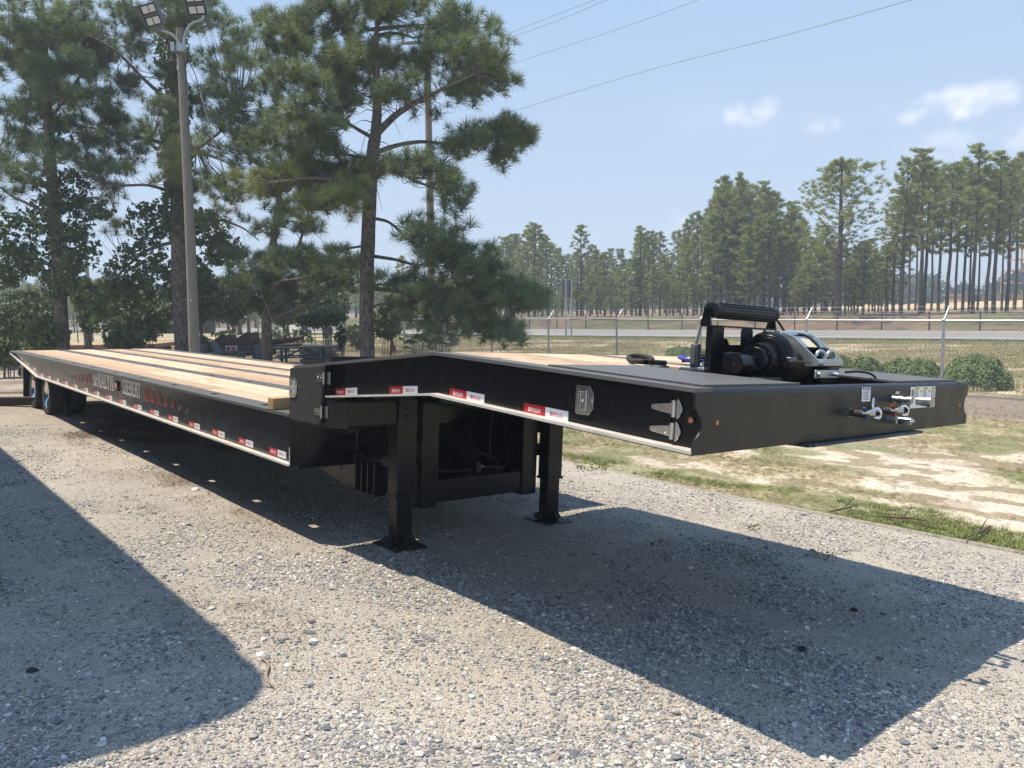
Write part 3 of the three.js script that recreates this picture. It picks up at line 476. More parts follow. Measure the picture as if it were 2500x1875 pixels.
function paddle(s, h, l, parent, k = 1, mat = chrome) {       // folding T handle in a stamped dish; the point faces the trailer's nose
  const fr = [[0.075, -0.075], [0.075, 0.075], [0.062, 0.082], [-0.03, 0.082], [-0.06, 0.04], [-0.06, -0.04], [-0.03, -0.082], [0.062, -0.082]].map(([x, y]) => [s + x * k, h + y * k]);
  const m = T('latch', [extr(fr, l - 0.006, l, [[[0.055, -0.06], [-0.02, -0.06], [-0.02, 0.06], [0.055, 0.06]].map(([x, y]) => [s + x * k, h + y * k])], 0.0015), B(s - 0.02 * k, s + 0.055 * k, h - 0.06 * k, h + 0.06 * k, l + 0.001, l + 0.003)], mat, parent);
  T('latch_handle', [RB(s - 0.016 * k, s + 0.05 * k, h - 0.058 * k, h - 0.045 * k, l - 0.014, l - 0.004, 0.003), RB(s - 0.016 * k, s + 0.05 * k, h + 0.045 * k, h + 0.058 * k, l - 0.014, l - 0.004, 0.003), RB(s - 0.016 * k, s - 0.004 * k, h - 0.05 * k, h + 0.05 * k, l - 0.016, l - 0.004, 0.003), RB(s + 0.034 * k, s + 0.05 * k, h - 0.05 * k, h + 0.05 * k, l - 0.010, l - 0.002, 0.003), new THREE.SphereGeometry(0.014 * k, 14, 10).translate(s + 0.014 * k, h, l - 0.008), new THREE.CylinderGeometry(0.012 * k, 0.012 * k, 0.012, 14).rotateX(Math.PI / 2).translate(s - 0.041 * k, h, l - 0.008)], mat, m);
}
// compartment door in the neck's front corner: latch, two strap hinges
{
  T('compartment_door', extr([[0.16, -0.035], [0.78, -0.005], [0.78, -0.205], [0.16, -0.236]], 0.060, 0.0655, [], 0.002), black);
  paddle(0.665, -0.105, 0.058, trailer, 0.86, std(lin(0.62, 0.62, 0.62), 0.2, 1));
  for (const [s, h] of [[0.135, -0.098], [0.139, -0.195]]) T('strap_hinge', [extr([[s + 0.02, h + 0.024], [s + 0.02, h - 0.024], [s + 0.12, h - 0.012], [s + 0.128, h - 0.006], [s + 0.128, h + 0.006], [s + 0.12, h + 0.012]], 0.052, 0.058, [], 0.002), extr([[s - 0.006, h + 0.042], [s - 0.006, h - 0.042], [s - 0.014, h - 0.043], [s - 0.036, h - 0.008], [s - 0.036, h + 0.008], [s - 0.014, h + 0.043]], 0.055, 0.061, [], 0.0015), rod(V(s + 0.005, h - 0.036, 0.05), V(s + 0.005, h + 0.036, 0.05), 0.010, 0.010, 12), ...[[0.04, 0.012], [0.04, -0.012], [0.1, 0], [-0.025, 0.03], [-0.025, -0.03]].map(([a, b]) => new THREE.SphereGeometry(0.0045, 8, 6).translate(s + a, h + b, 0.0525))], std(lin(0.6, 0.6, 0.6), 0.22, 1));
  const lamp = (name, g, base) => { const m = T(name, base, rubber); T('lens', g, amber, m); };
  lamp('marker_lamp', new THREE.SphereGeometry(0.013, 14, 10).scale(1, 1, 0.6).translate(0.056, -0.139, 0.06), new THREE.CylinderGeometry(0.019, 0.019, 0.008, 18).rotateX(Math.PI / 2).translate(0.056, -0.139, 0.063));
  for (const [l, h] of [[0.159, -0.148], [2.853, -0.151]]) lamp('marker_lamp', new THREE.SphereGeometry(0.012, 14, 10).scale(0.6, 1, 1).translate(-0.006, h, l), new THREE.CylinderGeometry(0.016, 0.016, 0.006, 18).rotateZ(Math.PI / 2).translate(-0.004, h, l));
  const ml = D('marker_lamp', RB(8.96, 9.1, -0.69, -0.565, 0.036, 0.053, 0.02), rubber); D('lens', RB(8.985, 9.075, -0.67, -0.585, 0.028, 0.04, 0.012), amber, ml);
}
// lettering: letters stand along the side reading from the back to the front
function letters(txt, s, h, size, sx, l, th = 0.0015, shear = 0) {
  const g = new THREE.ExtrudeGeometry(font.generateShapes(txt, size), { depth: th, bevelEnabled: false, curveSegments: 5 });
  if (shear) g.applyMatrix4(new THREE.Matrix4().makeShear(0, 0, shear, 0, 0, 0));
  g.computeBoundingBox(); const w = g.boundingBox.max.x; g.scale(sx / w, 1, 1); return g.rotateY(Math.PI).translate(s, h, l + th);
}
const emblem = (s, h, w, hh, l) => { const o = [], f = (x0, x1, y0, y1) => o.push(B(s - x1 * w, s - x0 * w, h + y0 * hh, h + y1 * hh, l - 0.0012, l)); f(0, 0.24, 0, 0.42); f(0, 0.24, 0.58, 1); f(0.32, 0.5, 0, 1); f(0.5, 0.8, 0.55, 0.75); f(0.5, 0.66, 0.2, 0.4); f(0.8, 1, 0.4, 1); f(0.7, 0.9, 0, 0.3); return o; };
D('lettering', [...emblem(10.29, -0.71, 0.22, 0.155, 0.05), letters('KALYN', 10.06, -0.712, 0.218, 0.83, 0.0505), letters('SIEBERT', 8.80, -0.708, 0.186, 0.79, 0.0505)], std(lin(0.9, 0.9, 0.9), 0.3));
{
  const fade = [0.9, 0.85, 0.75, 0.6, 0.45, 0.3, 0.2];
  for (const [s0, dir] of [[7.86, -1], [10.42, 1]]) for (let k = 0; k < 7; k++) {
    const a = s0 + dir * 0.245 * k, hh = 0.15 * (1 - k / 8.5), w = 0.17, y = -0.712 + (dir < 0 ? 0 : 0.004);
    D('side_stripe', extr([[a, y], [a + dir * w * (1 - 0.09 * k), y], [a + dir * (w * (1 - 0.09 * k) + 0.03), y + hh], [a + dir * 0.03, y + hh]], 0.0490, 0.0512), std(lin(lerp(0.10, 0.36, fade[k]), lerp(0.08, 0.03, fade[k]), lerp(0.075, 0.03, fade[k])), 0.45));
  }
}
// reflective tape: red half and white half, each with the maker's small print
function tapePrint(ink, paper) { const c = document.createElement('canvas'); c.width = 256; c.height = 128; const x = c.getContext('2d'); x.fillStyle = paper; x.fillRect(0, 0, 256, 128); x.fillStyle = ink; for (const [a, b, w, h] of [[52, 38, 14, 22], [52, 66, 14, 22], [70, 38, 10, 50], [80, 50, 14, 8], [80, 68, 10, 10], [96, 38, 12, 34], [90, 78, 12, 10]]) x.fillRect(a, b, w, h); x.font = 'bold 30px sans-serif'; x.save(); x.translate(114, 63); x.scale(0.92, 1); x.fillText('KALYN', 0, 0); x.restore(); x.save(); x.translate(112, 89); x.scale(0.82, 1); x.font = 'bold 29px sans-serif'; x.fillText('SIEBERT', 0, 0); x.restore(); const t = new THREE.CanvasTexture(c); t.colorSpace = THREE.SRGBColorSpace; return t; }
const tapeM = [std(0xffffff, 0.35, 0, { map: tapePrint('#e9e6ea', '#b3222c') }), std(0xffffff, 0.35, 0, { map: tapePrint('#b3222c', '#dfe3e8') })];
function label(name, pts, l, mat, fr, parent = trailer) { // a printed plate: corners back-bottom, front-bottom, front-top, back-top
  const [a, b, c, d] = pts, g = new THREE.BufferGeometry(), q = [a, b, c, d].map((p) => (l === null ? V(...p) : V(p[0], p[1], l)));
  const n = new THREE.Vector3().crossVectors(q[1].clone().sub(q[0]), q[3].clone().sub(q[0])).normalize().multiplyScalar(-0.0014), r = q.map((p) => p.clone().add(n)), P = [], U = [], F2 = (v, u) => { v.forEach((p) => P.push(p.x, p.y, p.z)); U.push(...u); };
  const quad = (i, u) => { F2([i[0], i[1], i[2]], [...u[0], ...u[1], ...u[2]]); F2([i[0], i[2], i[3]], [...u[0], ...u[2], ...u[3]]); }, uv = [[0, 0], [1, 0], [1, 1], [0, 1]], e = [[0, 0], [0, 0], [0, 0], [0, 0]];
  quad(q, uv); for (let i = 0; i < 4; i++) { const k = (i + 1) % 4; quad([q[i], r[i], r[k], q[k]], e); }
  g.setAttribute('position', new THREE.Float32BufferAttribute(P, 3)); g.setAttribute('uv', new THREE.Float32BufferAttribute(U, 2)); if (fr) g.applyMatrix4(fr); g.translate(0, H0, 0); g.computeVertexNormals(); return part(name, g, mat, parent);
}
for (let k = 0; k < 19; k++) { const s = 4.137 + 0.667 * k, y = s > 14.3 ? -0.80 + (s - 14.4) * 0.107 : -0.862 + 0.0034 * (s - 3.8); [[s + 0.162, s + 0.002, 0], [s - 0.002, s - 0.162, 1]].forEach(([a, b, m]) => label('reflective_tape', [[a, y], [b, y], [b, y + 0.056], [a, y + 0.056]], 0.0495, tapeM[m], deckM)); }
for (const [a, h0, m, h1, b, h2] of [[3.19, -0.286, 3.028, -0.271, 2.864, -0.256], [2.445, -0.220, 2.283, -0.206, 2.117, -0.193], [1.778, -0.180, 1.615, -0.188, 1.452, -0.196], [1.118, -0.212, 0.954, -0.220, 0.788, -0.228]]) {
  label('reflective_tape', [[a, h0], [m + 0.001, h1], [m + 0.001, h1 + 0.056], [a, h0 + 0.056]], 0.064, tapeM[0]); label('reflective_tape', [[m - 0.001, h1], [b, h2], [b, h2 + 0.056], [m - 0.001, h1 + 0.056]], 0.064, tapeM[1]);
}
// printed notices
function notice(w, h, f) { const c = document.createElement('canvas'); c.width = w; c.height = h; const x = c.getContext('2d'); x.fillStyle = '#e8e8ec'; x.fillRect(0, 0, w, h); f(x); const t = new THREE.CanvasTexture(c); t.colorSpace = THREE.SRGBColorSpace; return std(0xffffff, 0.4, 0, { map: t }); }
const bars = (x, X, Y, w, n, st, col = '#444') => { x.fillStyle = col; for (let i = 0; i < n; i++) x.fillRect(X, Y + i * st, w * (0.75 + 0.25 * hash(i, X, 2)), st * 0.45); };
const tri = (x, X, Y, s) => { x.fillStyle = '#d9c531'; x.beginPath(); x.moveTo(X, Y + s); x.lineTo(X + s / 2, Y); x.lineTo(X + s, Y + s); x.fill(); x.fillStyle = '#333'; x.fillRect(X + s * 0.46, Y + s * 0.4, s * 0.1, s * 0.35); };
const nz1 = notice(128, 192, (x) => { x.fillStyle = '#2c3486'; x.fillRect(6, 4, 116, 28); x.fillStyle = '#fff'; x.font = 'bold 22px sans-serif'; x.fillText('NOTICE', 22, 27); for (let i = 0; i < 7; i++) { x.fillStyle = '#444'; x.fillRect(14, 44 + i * 20, 12, 9); x.fillRect(34, 44 + i * 20, 62 + 16 * hash(i, 2), 9); } });
const nz2 = notice(384, 288, (x) => { for (const [i, X] of [[0, 60], [1, 190], [2, 318]]) { x.fillStyle = '#d6bf2c'; x.fillRect(X, 8, 62, 34); x.fillStyle = '#333'; x.font = 'bold 14px sans-serif'; x.fillText('WARNING', X + 1, 30); bars(x, X, 52, 60, 5, 18); if (i) tri(x, X - 54, 30, 48); } x.fillStyle = '#777'; x.fillRect(14, 34, 36, 90); x.fillStyle = '#aaa'; x.fillRect(0, 142, 384, 4); tri(x, 130, 170, 50); x.fillStyle = '#bb4a2c'; x.fillRect(196, 152, 64, 32); bars(x, 196, 192, 60, 5, 17); x.fillStyle = '#3a3f8e'; x.beginPath(); x.ellipse(290, 206, 18, 42, 0, 0, 7); x.fill(); x.fillRect(318, 152, 62, 30); bars(x, 318, 192, 60, 5, 17); });
const nz3 = notice(192, 72, (x) => { tri(x, 10, 10, 54); bars(x, 84, 12, 96, 4, 14); });
const front = (name, l0, l1, h0, h1, m) => label(name, [[-0.010, h0, l0], [-0.010, h0, l1], [-0.010, h1, l1], [-0.010, h1, l0]], null, m);
front('notice_label', 1.467, 1.566, -0.092, -0.016, nz1); front('notice_label', 2.082, 2.44, -0.148, -0.022, nz2); front('notice_label', 1.88, 1.93, -0.06, -0.045, nz3);
label('notice_label', [[3.806, -0.592, 0.075], [3.806, -0.592, 0.225], [3.806, -0.545, 0.225], [3.806, -0.545, 0.075]], null, nz3, deckM);
// air and hydraulic couplings on the front apron
{
  const R = (s, h, l) => V(s, h, l), C = (n, g, m, p) => T(n, merge(Array.isArray(g) ? g : [g]).scale(0.82, 1, 1), m, p);
  for (const [l, h, col, big] of [[1.331, -0.145, blueM, 1], [1.665, -0.142, redM, 0]]) {
    const g = C('air_coupling', [rod(R(-0.01, h, l), R(-0.06, h, l), 0.018, 0.018, 8), rod(R(-0.058, h, l), R(-0.105, h, l), 0.021, 0.019, 14)], rubber);
    C('coupling_nut', rod(R(-0.008, h, l), R(-0.024, h, l), 0.024, 0.024, 6), stainless, g);
    C('coupling_arm', [rod(R(-0.1, h + 0.006, l - 0.005), R(-0.15, h + 0.006, l + 0.012), 0.012, 0.012, 10), rod(R(-0.142, h + 0.006, l + 0.008), R(-0.172, h + 0.006, l + 0.02), 0.020, 0.019, 16)], std(lin(0.5, 0.47, 0.42), 0.3, 1), g);
    C('coupling_wing', [RB(-0.125, -0.102, h - 0.028, h + 0.03, l - 0.002, l + 0.005, 0.002), RB(-0.124, -0.104, h + 0.02, h + 0.034, l - 0.018, l + 0.006, 0.002)], col, g);
    C('coupling_seal', [new THREE.TorusGeometry(0.024, 0.008, 10, 22).rotateY(0.9).translate(-0.158, h + 0.006, l + 0.055), rod(R(-0.148, h, l + 0.07), R(-0.152, h, l + 0.082), 0.032, 0.030, 16)], chrome, g);
    if (big) C('coupling_cover', extr([[-0.024, -0.02], [-0.03, 0.02], [-0.02, 0.045], [0, 0.054], [0.02, 0.045], [0.03, 0.02], [0.024, -0.02]], 0, 0.012, [], 0.003).rotateY(-1.2).translate(-0.13, h + 0.03, l + 0.05), chrome, g);
  }
  const cup = C('hydraulic_coupling', [rod(R(-0.008, -0.085, 1.83), R(-0.035, -0.085, 1.83), 0.022, 0.022, 12), rod(R(-0.06, -0.085, 1.83), R(-0.09, -0.085, 1.83), 0.024, 0.024, 6), rod(R(-0.035, -0.085, 1.83), R(-0.06, -0.085, 1.83), 0.017, 0.017, 12), rod(R(-0.09, -0.085, 1.83), R(-0.12, -0.085, 1.83), 0.017, 0.017, 12), rod(R(-0.12, -0.085, 1.83), R(-0.148, -0.085, 1.83), 0.024, 0.024, 6)], stainless);
  T('coupling_sleeve', [rod(R(-0.148, -0.085, 1.83), R(-0.205, -0.085, 1.83), 0.024, 0.027, 20), rod(R(-0.205, -0.085, 1.83), R(-0.225, -0.085, 1.83), 0.031, 0.031, 20)], std(lin(0.5, 0.49, 0.46), 0.25, 1), cup);
  const cup2 = C('hydraulic_coupling', [rod(R(-0.008, -0.198, 1.805), R(-0.07, -0.198, 1.805), 0.022, 0.022, 16)], zinc);
  T('coupling_sleeve', [rod(R(-0.07, -0.198, 1.805), R(-0.135, -0.198, 1.805), 0.021, 0.02, 18), rod(R(-0.135, -0.198, 1.805), R(-0.15, -0.198, 1.805), 0.013, 0.008, 14)], chrome, cup2);
}
// ── winch in its pit, with work light, control box and cable tensioner ──
{
  const w = T('winch', [RB(0.3, 0.62, -0.18, 0.02, 1.02, 1.2, 0.01), RB(0.3, 0.62, -0.18, 0.06, 1.62, 1.8, 0.01), RB(0.28, 0.64, -0.2, -0.15, 1.0, 1.98, 0.008), RB(0.34, 0.6, -0.02, 0.14, 1.78, 1.93, 0.03, 3), RB(0.56, 0.645, -0.16, 0.144, 1.05, 1.26, 0.02, 3)], black);
  const disc = (l0, l1, r, r2 = r) => rod(V(0.46, 0.105, l0), V(0.46, 0.105, l1), r * 1.1, r2 * 1.1, 48);
  T('drum_flange', [disc(1.275, 1.30, 0.138, 0.150), disc(1.30, 1.315, 0.150), disc(1.262, 1.276, 0.118, 0.126), new THREE.TorusGeometry(0.140, 0.008, 10, 48).translate(0.46, 0.105, 1.277), disc(1.60, 1.625, 0.15), ...[...Array(8)].map((_, i) => B(0.006, 0.118, -0.006, 0.006, 1.262, 1.283).translate(0, 0, 0).applyMatrix4(new THREE.Matrix4().makeRotationZ(i * 0.785)).translate(0.46, 0.105, 0))], black, w);
  T('gear_housing', [disc(1.20, 1.262, 0.088, 0.098), disc(1.16, 1.2, 0.068, 0.072), new THREE.TorusGeometry(0.09, 0.008, 10, 40).translate(0.46, 0.105, 1.206), new THREE.TorusGeometry(0.07, 0.006, 10, 40).translate(0.46, 0.105, 1.163)], black, w);
  T('housing_bolt', [...Array(8)].map((_, i) => rod(V(0.46 + 0.09 * Math.cos(i * 0.785 + 0.3), 0.105 + 0.09 * Math.sin(i * 0.785 + 0.3), 1.2), V(0.46 + 0.09 * Math.cos(i * 0.785 + 0.3), 0.105 + 0.09 * Math.sin(i * 0.785 + 0.3), 1.188), 0.007, 0.007, 6)), std(lin(0.05, 0.05, 0.05), 0.3, 0.6), w);
  T('winch_motor', [rod(V(0.46, 0.085, 0.975), V(0.46, 0.085, 1.07), 0.056, 0.056, 28), rod(V(0.46, 0.085, 1.07), V(0.46, 0.09, 1.16), 0.036, 0.04, 24), RB(0.42, 0.5, 0.05, 0.13, 1.08, 1.15, 0.01)], black, w);
  T('motor_bolt', [...Array(6)].map((_, i) => rod(V(0.46 + 0.036 * Math.cos(i * 1.047), 0.085 + 0.036 * Math.sin(i * 1.047), 0.986), V(0.46 + 0.036 * Math.cos(i * 1.047), 0.085 + 0.036 * Math.sin(i * 1.047), 0.977), 0.006, 0.006, 6)).concat([rod(V(0.46, 0.085, 0.986), V(0.46, 0.085, 0.972), 0.008, 0.008, 6)]), std(lin(0.06, 0.06, 0.06), 0.3, 0.6), w);
  const wr = []; for (let k = 0; k < 3; k++) for (let i = 0; i < 17 - k; i++) wr.push(new THREE.TorusGeometry(0.085 + 0.016 * k, 0.0085, 6, 36).translate(0.46, 0.105, 1.326 + 0.0165 * (i + k * 0.5)));
  T('wire_rope', wr, new THREE.MeshStandardMaterial({ color: lin(0.10, 0.085, 0.07), roughness: 0.55, metalness: 0.6 }), w);
  const ten = T('cable_tensioner', [rod(V(0.47, 0.252, 1.40), V(0.47, 0.252, 1.78), 0.026, 0.026, 20), extr([[0.5, 0.24], [0.45, 0.275], [0.38, 0.245], [0.24, 0.13], [0.22, 0.085], [0.3, 0.08], [0.32, 0.13], [0.44, 0.225]], 1.43, 1.442, [], 0.002), extr([[0.5, 0.24], [0.45, 0.275], [0.38, 0.245], [0.24, 0.13], [0.22, 0.085], [0.3, 0.08], [0.32, 0.13], [0.44, 0.225]], 1.70, 1.712, [], 0.002), B(-0.09, 0.0, -0.004, 0.004, 1.442, 1.70).applyMatrix4(new THREE.Matrix4().makeRotationZ(0.70)).translate(0.40, 0.245, 0), RB(0.215, 0.25, 0.085, 0.125, 1.43, 1.70, 0.006), rod(V(0.215, 0.105, 1.38), V(0.215, 0.105, 1.44), 0.02, 0.02, 16), ...[1.5, 1.62].map((l) => new THREE.TorusGeometry(0.03, 0.010, 8, 18, 3.8).rotateY(1.2).translate(0.25, 0.14, l))], zinc, w);
  T('tensioner_label', B(-0.092, -0.02, 0.0045, 0.006, 1.5, 1.64).applyMatrix4(new THREE.Matrix4().makeRotationZ(0.70)).translate(0.40, 0.245, 0), std(lin(0.6, 0.56, 0.45), 0.6), ten);
  T('clutch_plate', [RB(0.2, 0.21, 0.02, 0.065, 1.36, 1.62, 0.004), rod(V(0.205, 0.045, 1.55), V(0.17, 0.04, 1.56), 0.012, 0.012, 8), rod(V(0.205, 0.042, 1.39), V(0.185, 0.042, 1.39), 0.015, 0.015, 12)], zinc, w);
  T('clutch_lever', [rod(V(0.3, 0.11, 1.3), V(0.26, 0.105, 1.41), 0.004), RB(0.29, 0.32, 0.1, 0.13, 1.25, 1.32, 0.005), RB(0.27, 0.29, 0.12, 0.127, 1.22, 1.27, 0.003)], std(lin(0.2, 0.2, 0.2), 0.3, 1), w);
  // brackets and the light bar across them
  const br = T('winch_bracket', [extr([[0.61, -0.15], [0.64, -0.15], [0.64, 0.285], [0.61, 0.285]], 0.965, 0.975), extr([[0.965, -0.15], [1.075, -0.15], [1.075, 0.285], [0.965, 0.285]], 0, 0.01, [[[1.04, 0.175], [1.052, 0.175], [1.052, 0.225], [1.04, 0.225]], [[1.03, 0.05], [1.042, 0.05], [1.042, 0.09], [1.03, 0.09]]]).rotateY(-Math.PI / 2).translate(0.61, 0, 0), extr([[0, 0.185], [0.10, 0.185], [0.11, 0.20], [0.11, 0.27], [0.10, 0.28], [0.01, 0.28], [0, 0.27]], 0, 0.01).rotateY(-Math.PI / 2).translate(0.62, 0, 1.27), extr([[1.08, 0.0], [1.26, 0.0], [1.38, 0.14], [1.38, 0.19], [1.18, 0.185], [1.15, 0.22], [1.08, 0.22]], 0, 0.01).rotateY(-Math.PI / 2).translate(0.64, 0, 0)], black);
  const lb = T('light_bar', [extr([...Array(20)].map((_, i) => { const a = i / 20 * 6.283; return [0.585 + 0.046 * Math.cos(a), 0.372 + 0.038 * Math.sin(a)]; }), 0.95, 1.52), ...[...Array(7)].map((_, i) => { const a = 2.2 + i * 0.36; return RB(-0.004, 0.004, 0.032, 0.050, 0.955, 1.505, 0.002).rotateZ(a - Math.PI / 2).translate(0.585, 0.372, 0); })], std(lin(0.016, 0.017, 0.018), 0.4));
  T('light_bar_cap', [0.925, 1.51].map((l) => extr([...Array(24)].map((_, i) => { const a = i / 24 * 6.283; return [0.585 + 0.052 * Math.cos(a), 0.372 + 0.044 * Math.sin(a)]; }), l, l + 0.028, [], 0.004)), satin, lb);
  T('light_bar_bracket', [RB(0.56, 0.62, 0.28, 0.29, 0.89, 1.55, 0.003), extr([[0.56, 0.285], [0.63, 0.285], [0.605, 0.385], [0.575, 0.385]], 0.888, 0.9), extr([[0.56, 0.285], [0.63, 0.285], [0.605, 0.36], [0.575, 0.36]], 1.54, 1.552), rod(V(0.59, 0.375, 0.875), V(0.59, 0.375, 0.92), 0.012, 0.012, 10), rod(V(0.59, 0.262, 1.47), V(0.59, 0.285, 1.47), 0.009, 0.006, 6)], black, lb);
  T('light_bar_cable', pipe([V(0.58, 0.36, 1.53), V(0.57, 0.34, 1.57), V(0.54, 0.28, 1.60), V(0.5, 0.2, 1.62)], 0.007), rubber, lb);
  const cb = T('control_box', [RB(0.665, 0.715, 0.055, 0.185, 0.925, 0.965, 0.008, 3), RB(0.675, 0.705, 0.07, 0.17, 0.919, 0.926, 0.004)], std(lin(0.075, 0.078, 0.08), 0.5));
  T('antenna', [rod(V(0.695, 0.185, 0.95), V(0.68, 0.33, 0.985), 0.007, 0.006, 10), rod(V(0.695, 0.185, 0.95), V(0.693, 0.2, 0.953), 0.012, 0.010, 10)], greyM, cb);
  T('box_foot', [RB(0.62, 0.78, 0.035, 0.055, 0.93, 1.02, 0.004), rod(V(0.66, 0.055, 0.98), V(0.66, 0.09, 0.98), 0.013, 0.006, 8)], zinc, cb);
  T('power_cable', pipe([V(0.26, 0.05, 1.82), V(0.22, 0.055, 1.92), V(0.18, 0.03, 2.02), V(0.15, -0.08, 2.06)], 0.007), rubber, w);
  T('winch_hose', pipe([V(0.4, 0.0, 1.17), V(0.36, -0.05, 1.24), V(0.35, -0.12, 1.28)], 0.01), rubber, w);
}
// wheels: two twin axles
{
  const tread = []; const R0 = 0.392;
  const pr = [[0.235, -0.11], [0.30, -0.125], [0.35, -0.122], [0.378, -0.112], [R0 - 0.004, -0.095], [R0, -0.06], [R0 - 0.01, -0.055], [R0 - 0.01, -0.047], [R0, -0.042], [R0, -0.005], [R0 - 0.01, 0], [R0 - 0.01, 0.008], [R0, 0.012], [R0, 0.05], [R0 - 0.01, 0.055], [R0 - 0.01, 0.062], [R0, 0.066], [R0 - 0.004, 0.095], [0.378, 0.112], [0.35, 0.122], [0.3, 0.125], [0.235, 0.11]].map(([x, y]) => new THREE.Vector2(x, y));
  tread.push(new THREE.LatheGeometry(pr, 56).rotateX(Math.PI / 2));
  const rimP = [[0.245, -0.112], [0.252, -0.118], [0.244, -0.106], [0.225, -0.09], [0.212, -0.03], [0.20, 0.01], [0.17, 0.02], [0.14, 0.012], [0.11, -0.02], [0.085, -0.03], [0.08, -0.07], [0.07, -0.085], [0.0, -0.09]].map(([x, y]) => new THREE.Vector2(x, y));
  const rim = merge([new THREE.LatheGeometry(rimP, 48).rotateX(Math.PI / 2), ...[...Array(8)].map((_, i) => rod(V(0.118 * Math.cos(i * 0.785), 0.118 * Math.sin(i * 0.785), 0), V(0.118 * Math.cos(i * 0.785), 0.118 * Math.sin(i * 0.785), -0.05), 0.014, 0.012, 6))]);
  const g0 = merge(tread);
  for (const s of [14.26, 15.55]) for (const [l, turn] of [[0.27, 0], [0.62, 1], [2.38, 0], [2.73, 1]]) {
    const w = shade(new THREE.Mesh(g0, rubber)); w.name = 'wheel'; w.position.set(s, H0 - 1.128, l); if (turn) w.rotation.y = Math.PI; trailer.add(w);
    const r = shade(new THREE.Mesh(rim, chrome)); r.name = 'rim'; w.add(r);
  }
  for (const s of [14.26, 15.55]) T('axle', rod(V(s, -1.128, 0.5), V(s, -1.128, 2.5), 0.06, 0.06, 14), dark);
  T('suspension', [B(13.6, 16.2, -0.98, -0.86, 0.84, 0.9), B(13.6, 16.2, -0.98, -0.86, 2.1, 2.16), rod(V(14.5, -1.05, 0.9), V(14.5, -0.8, 0.9), 0.1, 0.1, 18), rod(V(15.8, -1.05, 0.9), V(15.8, -0.8, 0.9), 0.1, 0.1, 18)], dark);
  for (const l of [0.1, 2.3]) T('mud_flap', RB(16.25, 16.265, -1.42, -0.74, l, l + 0.6, 0.004), rubber);
  T('rear_bumper', [RB(16.9, 17.1, -0.95, -0.78, 0.12, 2.88, 0.01), RB(16.3, 16.9, -0.98, -0.72, 0.14, 0.3, 0.01), RB(16.3, 16.9, -0.98, -0.72, 2.7, 2.86, 0.01)], black);
  for (const s of [5, 6.5, 8, 9.5, 11, 12.5, 14.9, 16]) D('crossmember', B(s, s + 0.05, -0.68, -0.566, 0.07, 2.93), dark);
}
// the short timber lying across the deck, and what else lies on it
const onDeck = (g) => g.applyMatrix4(deckM).translate(0, H0, 0);
const free = (name, lab, cat, geo, mat) => { const m = shade(new THREE.Mesh(geo.applyMatrix4(trailer.matrixWorld), mat)); m.name = numbered(name); scene.add(m); return tag(m, lab, cat); };
trailer.updateMatrixWorld(true);
free('timber_block', 'square sawn timber lying across the front end of the lower wooden deck', 'timber', onDeck(plank(4.1, 4.2, HT + 0.005, HT + 0.098, 0.0, 1.3, 77)), new THREE.MeshStandardMaterial({ map: woodTex[0], color: lin(0.8, 0.68, 0.42), roughness: 0.7, bumpMap: woodTex[0], bumpScale: 0.001 }));
{
  const a = new THREE.Matrix4().makeRotationZ(0.0443), y = 0.025;
  free('lifting_loop', 'black rubber covered loop lying on the neck deck behind the winch', 'loop', pipe([V(0.98, y, 0.80), V(1.0, y + 0.012, 0.90), V(1.08, y + 0.03, 0.99), V(1.22, y + 0.04, 1.0), V(1.27, y + 0.03, 0.9), V(1.2, y, 0.83), V(1.08, y, 0.8), V(0.99, y, 0.92), V(0.95, y - 0.002, 1.05)], 0.026, 60, 10).translate(-1.05, -y, -0.9).scale(0.62, 0.62, 0.62).translate(1.02, y, 0.93).applyMatrix4(a).translate(0, H0, 0), rubber);
  const c = []; for (let i = 0; i <= 26; i++) { const t = i / 26 * 6.5; c.push(V(1.03 + 0.11 * Math.cos(t), 0.025 + 0.004 * i / 4, 1.43 + 0.11 * Math.sin(t))); }
  free('air_hose', 'coiled blue air hose on the neck deck beside the grey control box', 'hose', merge([pipe(c, 0.012, 60, 8)]).applyMatrix4(a).translate(0, H0, 0), std(lin(0.05, 0.06, 0.33), 0.35));
  const k = []; for (let i = 0; i <= 40; i++) { const t = i / 40 * 16; k.push(V(0.93 + 0.05 * Math.cos(t), 0.03 + 0.0014 * i, 1.32 + 0.05 * Math.sin(t))); }
  free('cable_coil', 'small black electric cable coil beside the blue hose', 'cable', pipe(k, 0.007, 120, 6).applyMatrix4(a).translate(0, H0, 0), rubber);
}

// ───────────────────────── trees ─────────────────────────
const K = 2500 / 2212;                                            // the sizes below were read from a 2212 pixel wide print
const dp = (x, y, d) => at(x * K, y * K, d);
const barkTex = dataTex(256, 512, (i, j, c) => { const x = i / 256, y = j / 512, p = vnoise(x * 10 + 0.6 * vnoise(x * 8, y * 10, 0, 1), y * 9, 0, 2), e = Math.abs(fbm(x * 12, y * 7, 3, 0, 141) - 0.5) * 4, v = (0.45 + 0.6 * p) * smooth(0, 0.4, e) + 0.28 * fbm(x * 30, y * 40, 3, 0, 142); c[0] = 0.19 * v; c[1] = 0.145 * v; c[2] = 0.115 * v; });
const bark = new THREE.MeshStandardMaterial({ map: barkTex, bumpMap: barkTex, bumpScale: 0.03, roughness: 0.95 });
const needleMat = new THREE.MeshPhysicalMaterial({ color: 0xffffff, roughness: 0.75, transmission: 0.3, thickness: 0, side: THREE.DoubleSide });
const leafMat = new THREE.MeshPhysicalMaterial({ color: 0xffffff, roughness: 0.6, transmission: 0.3, thickness: 0, side: THREE.DoubleSide });
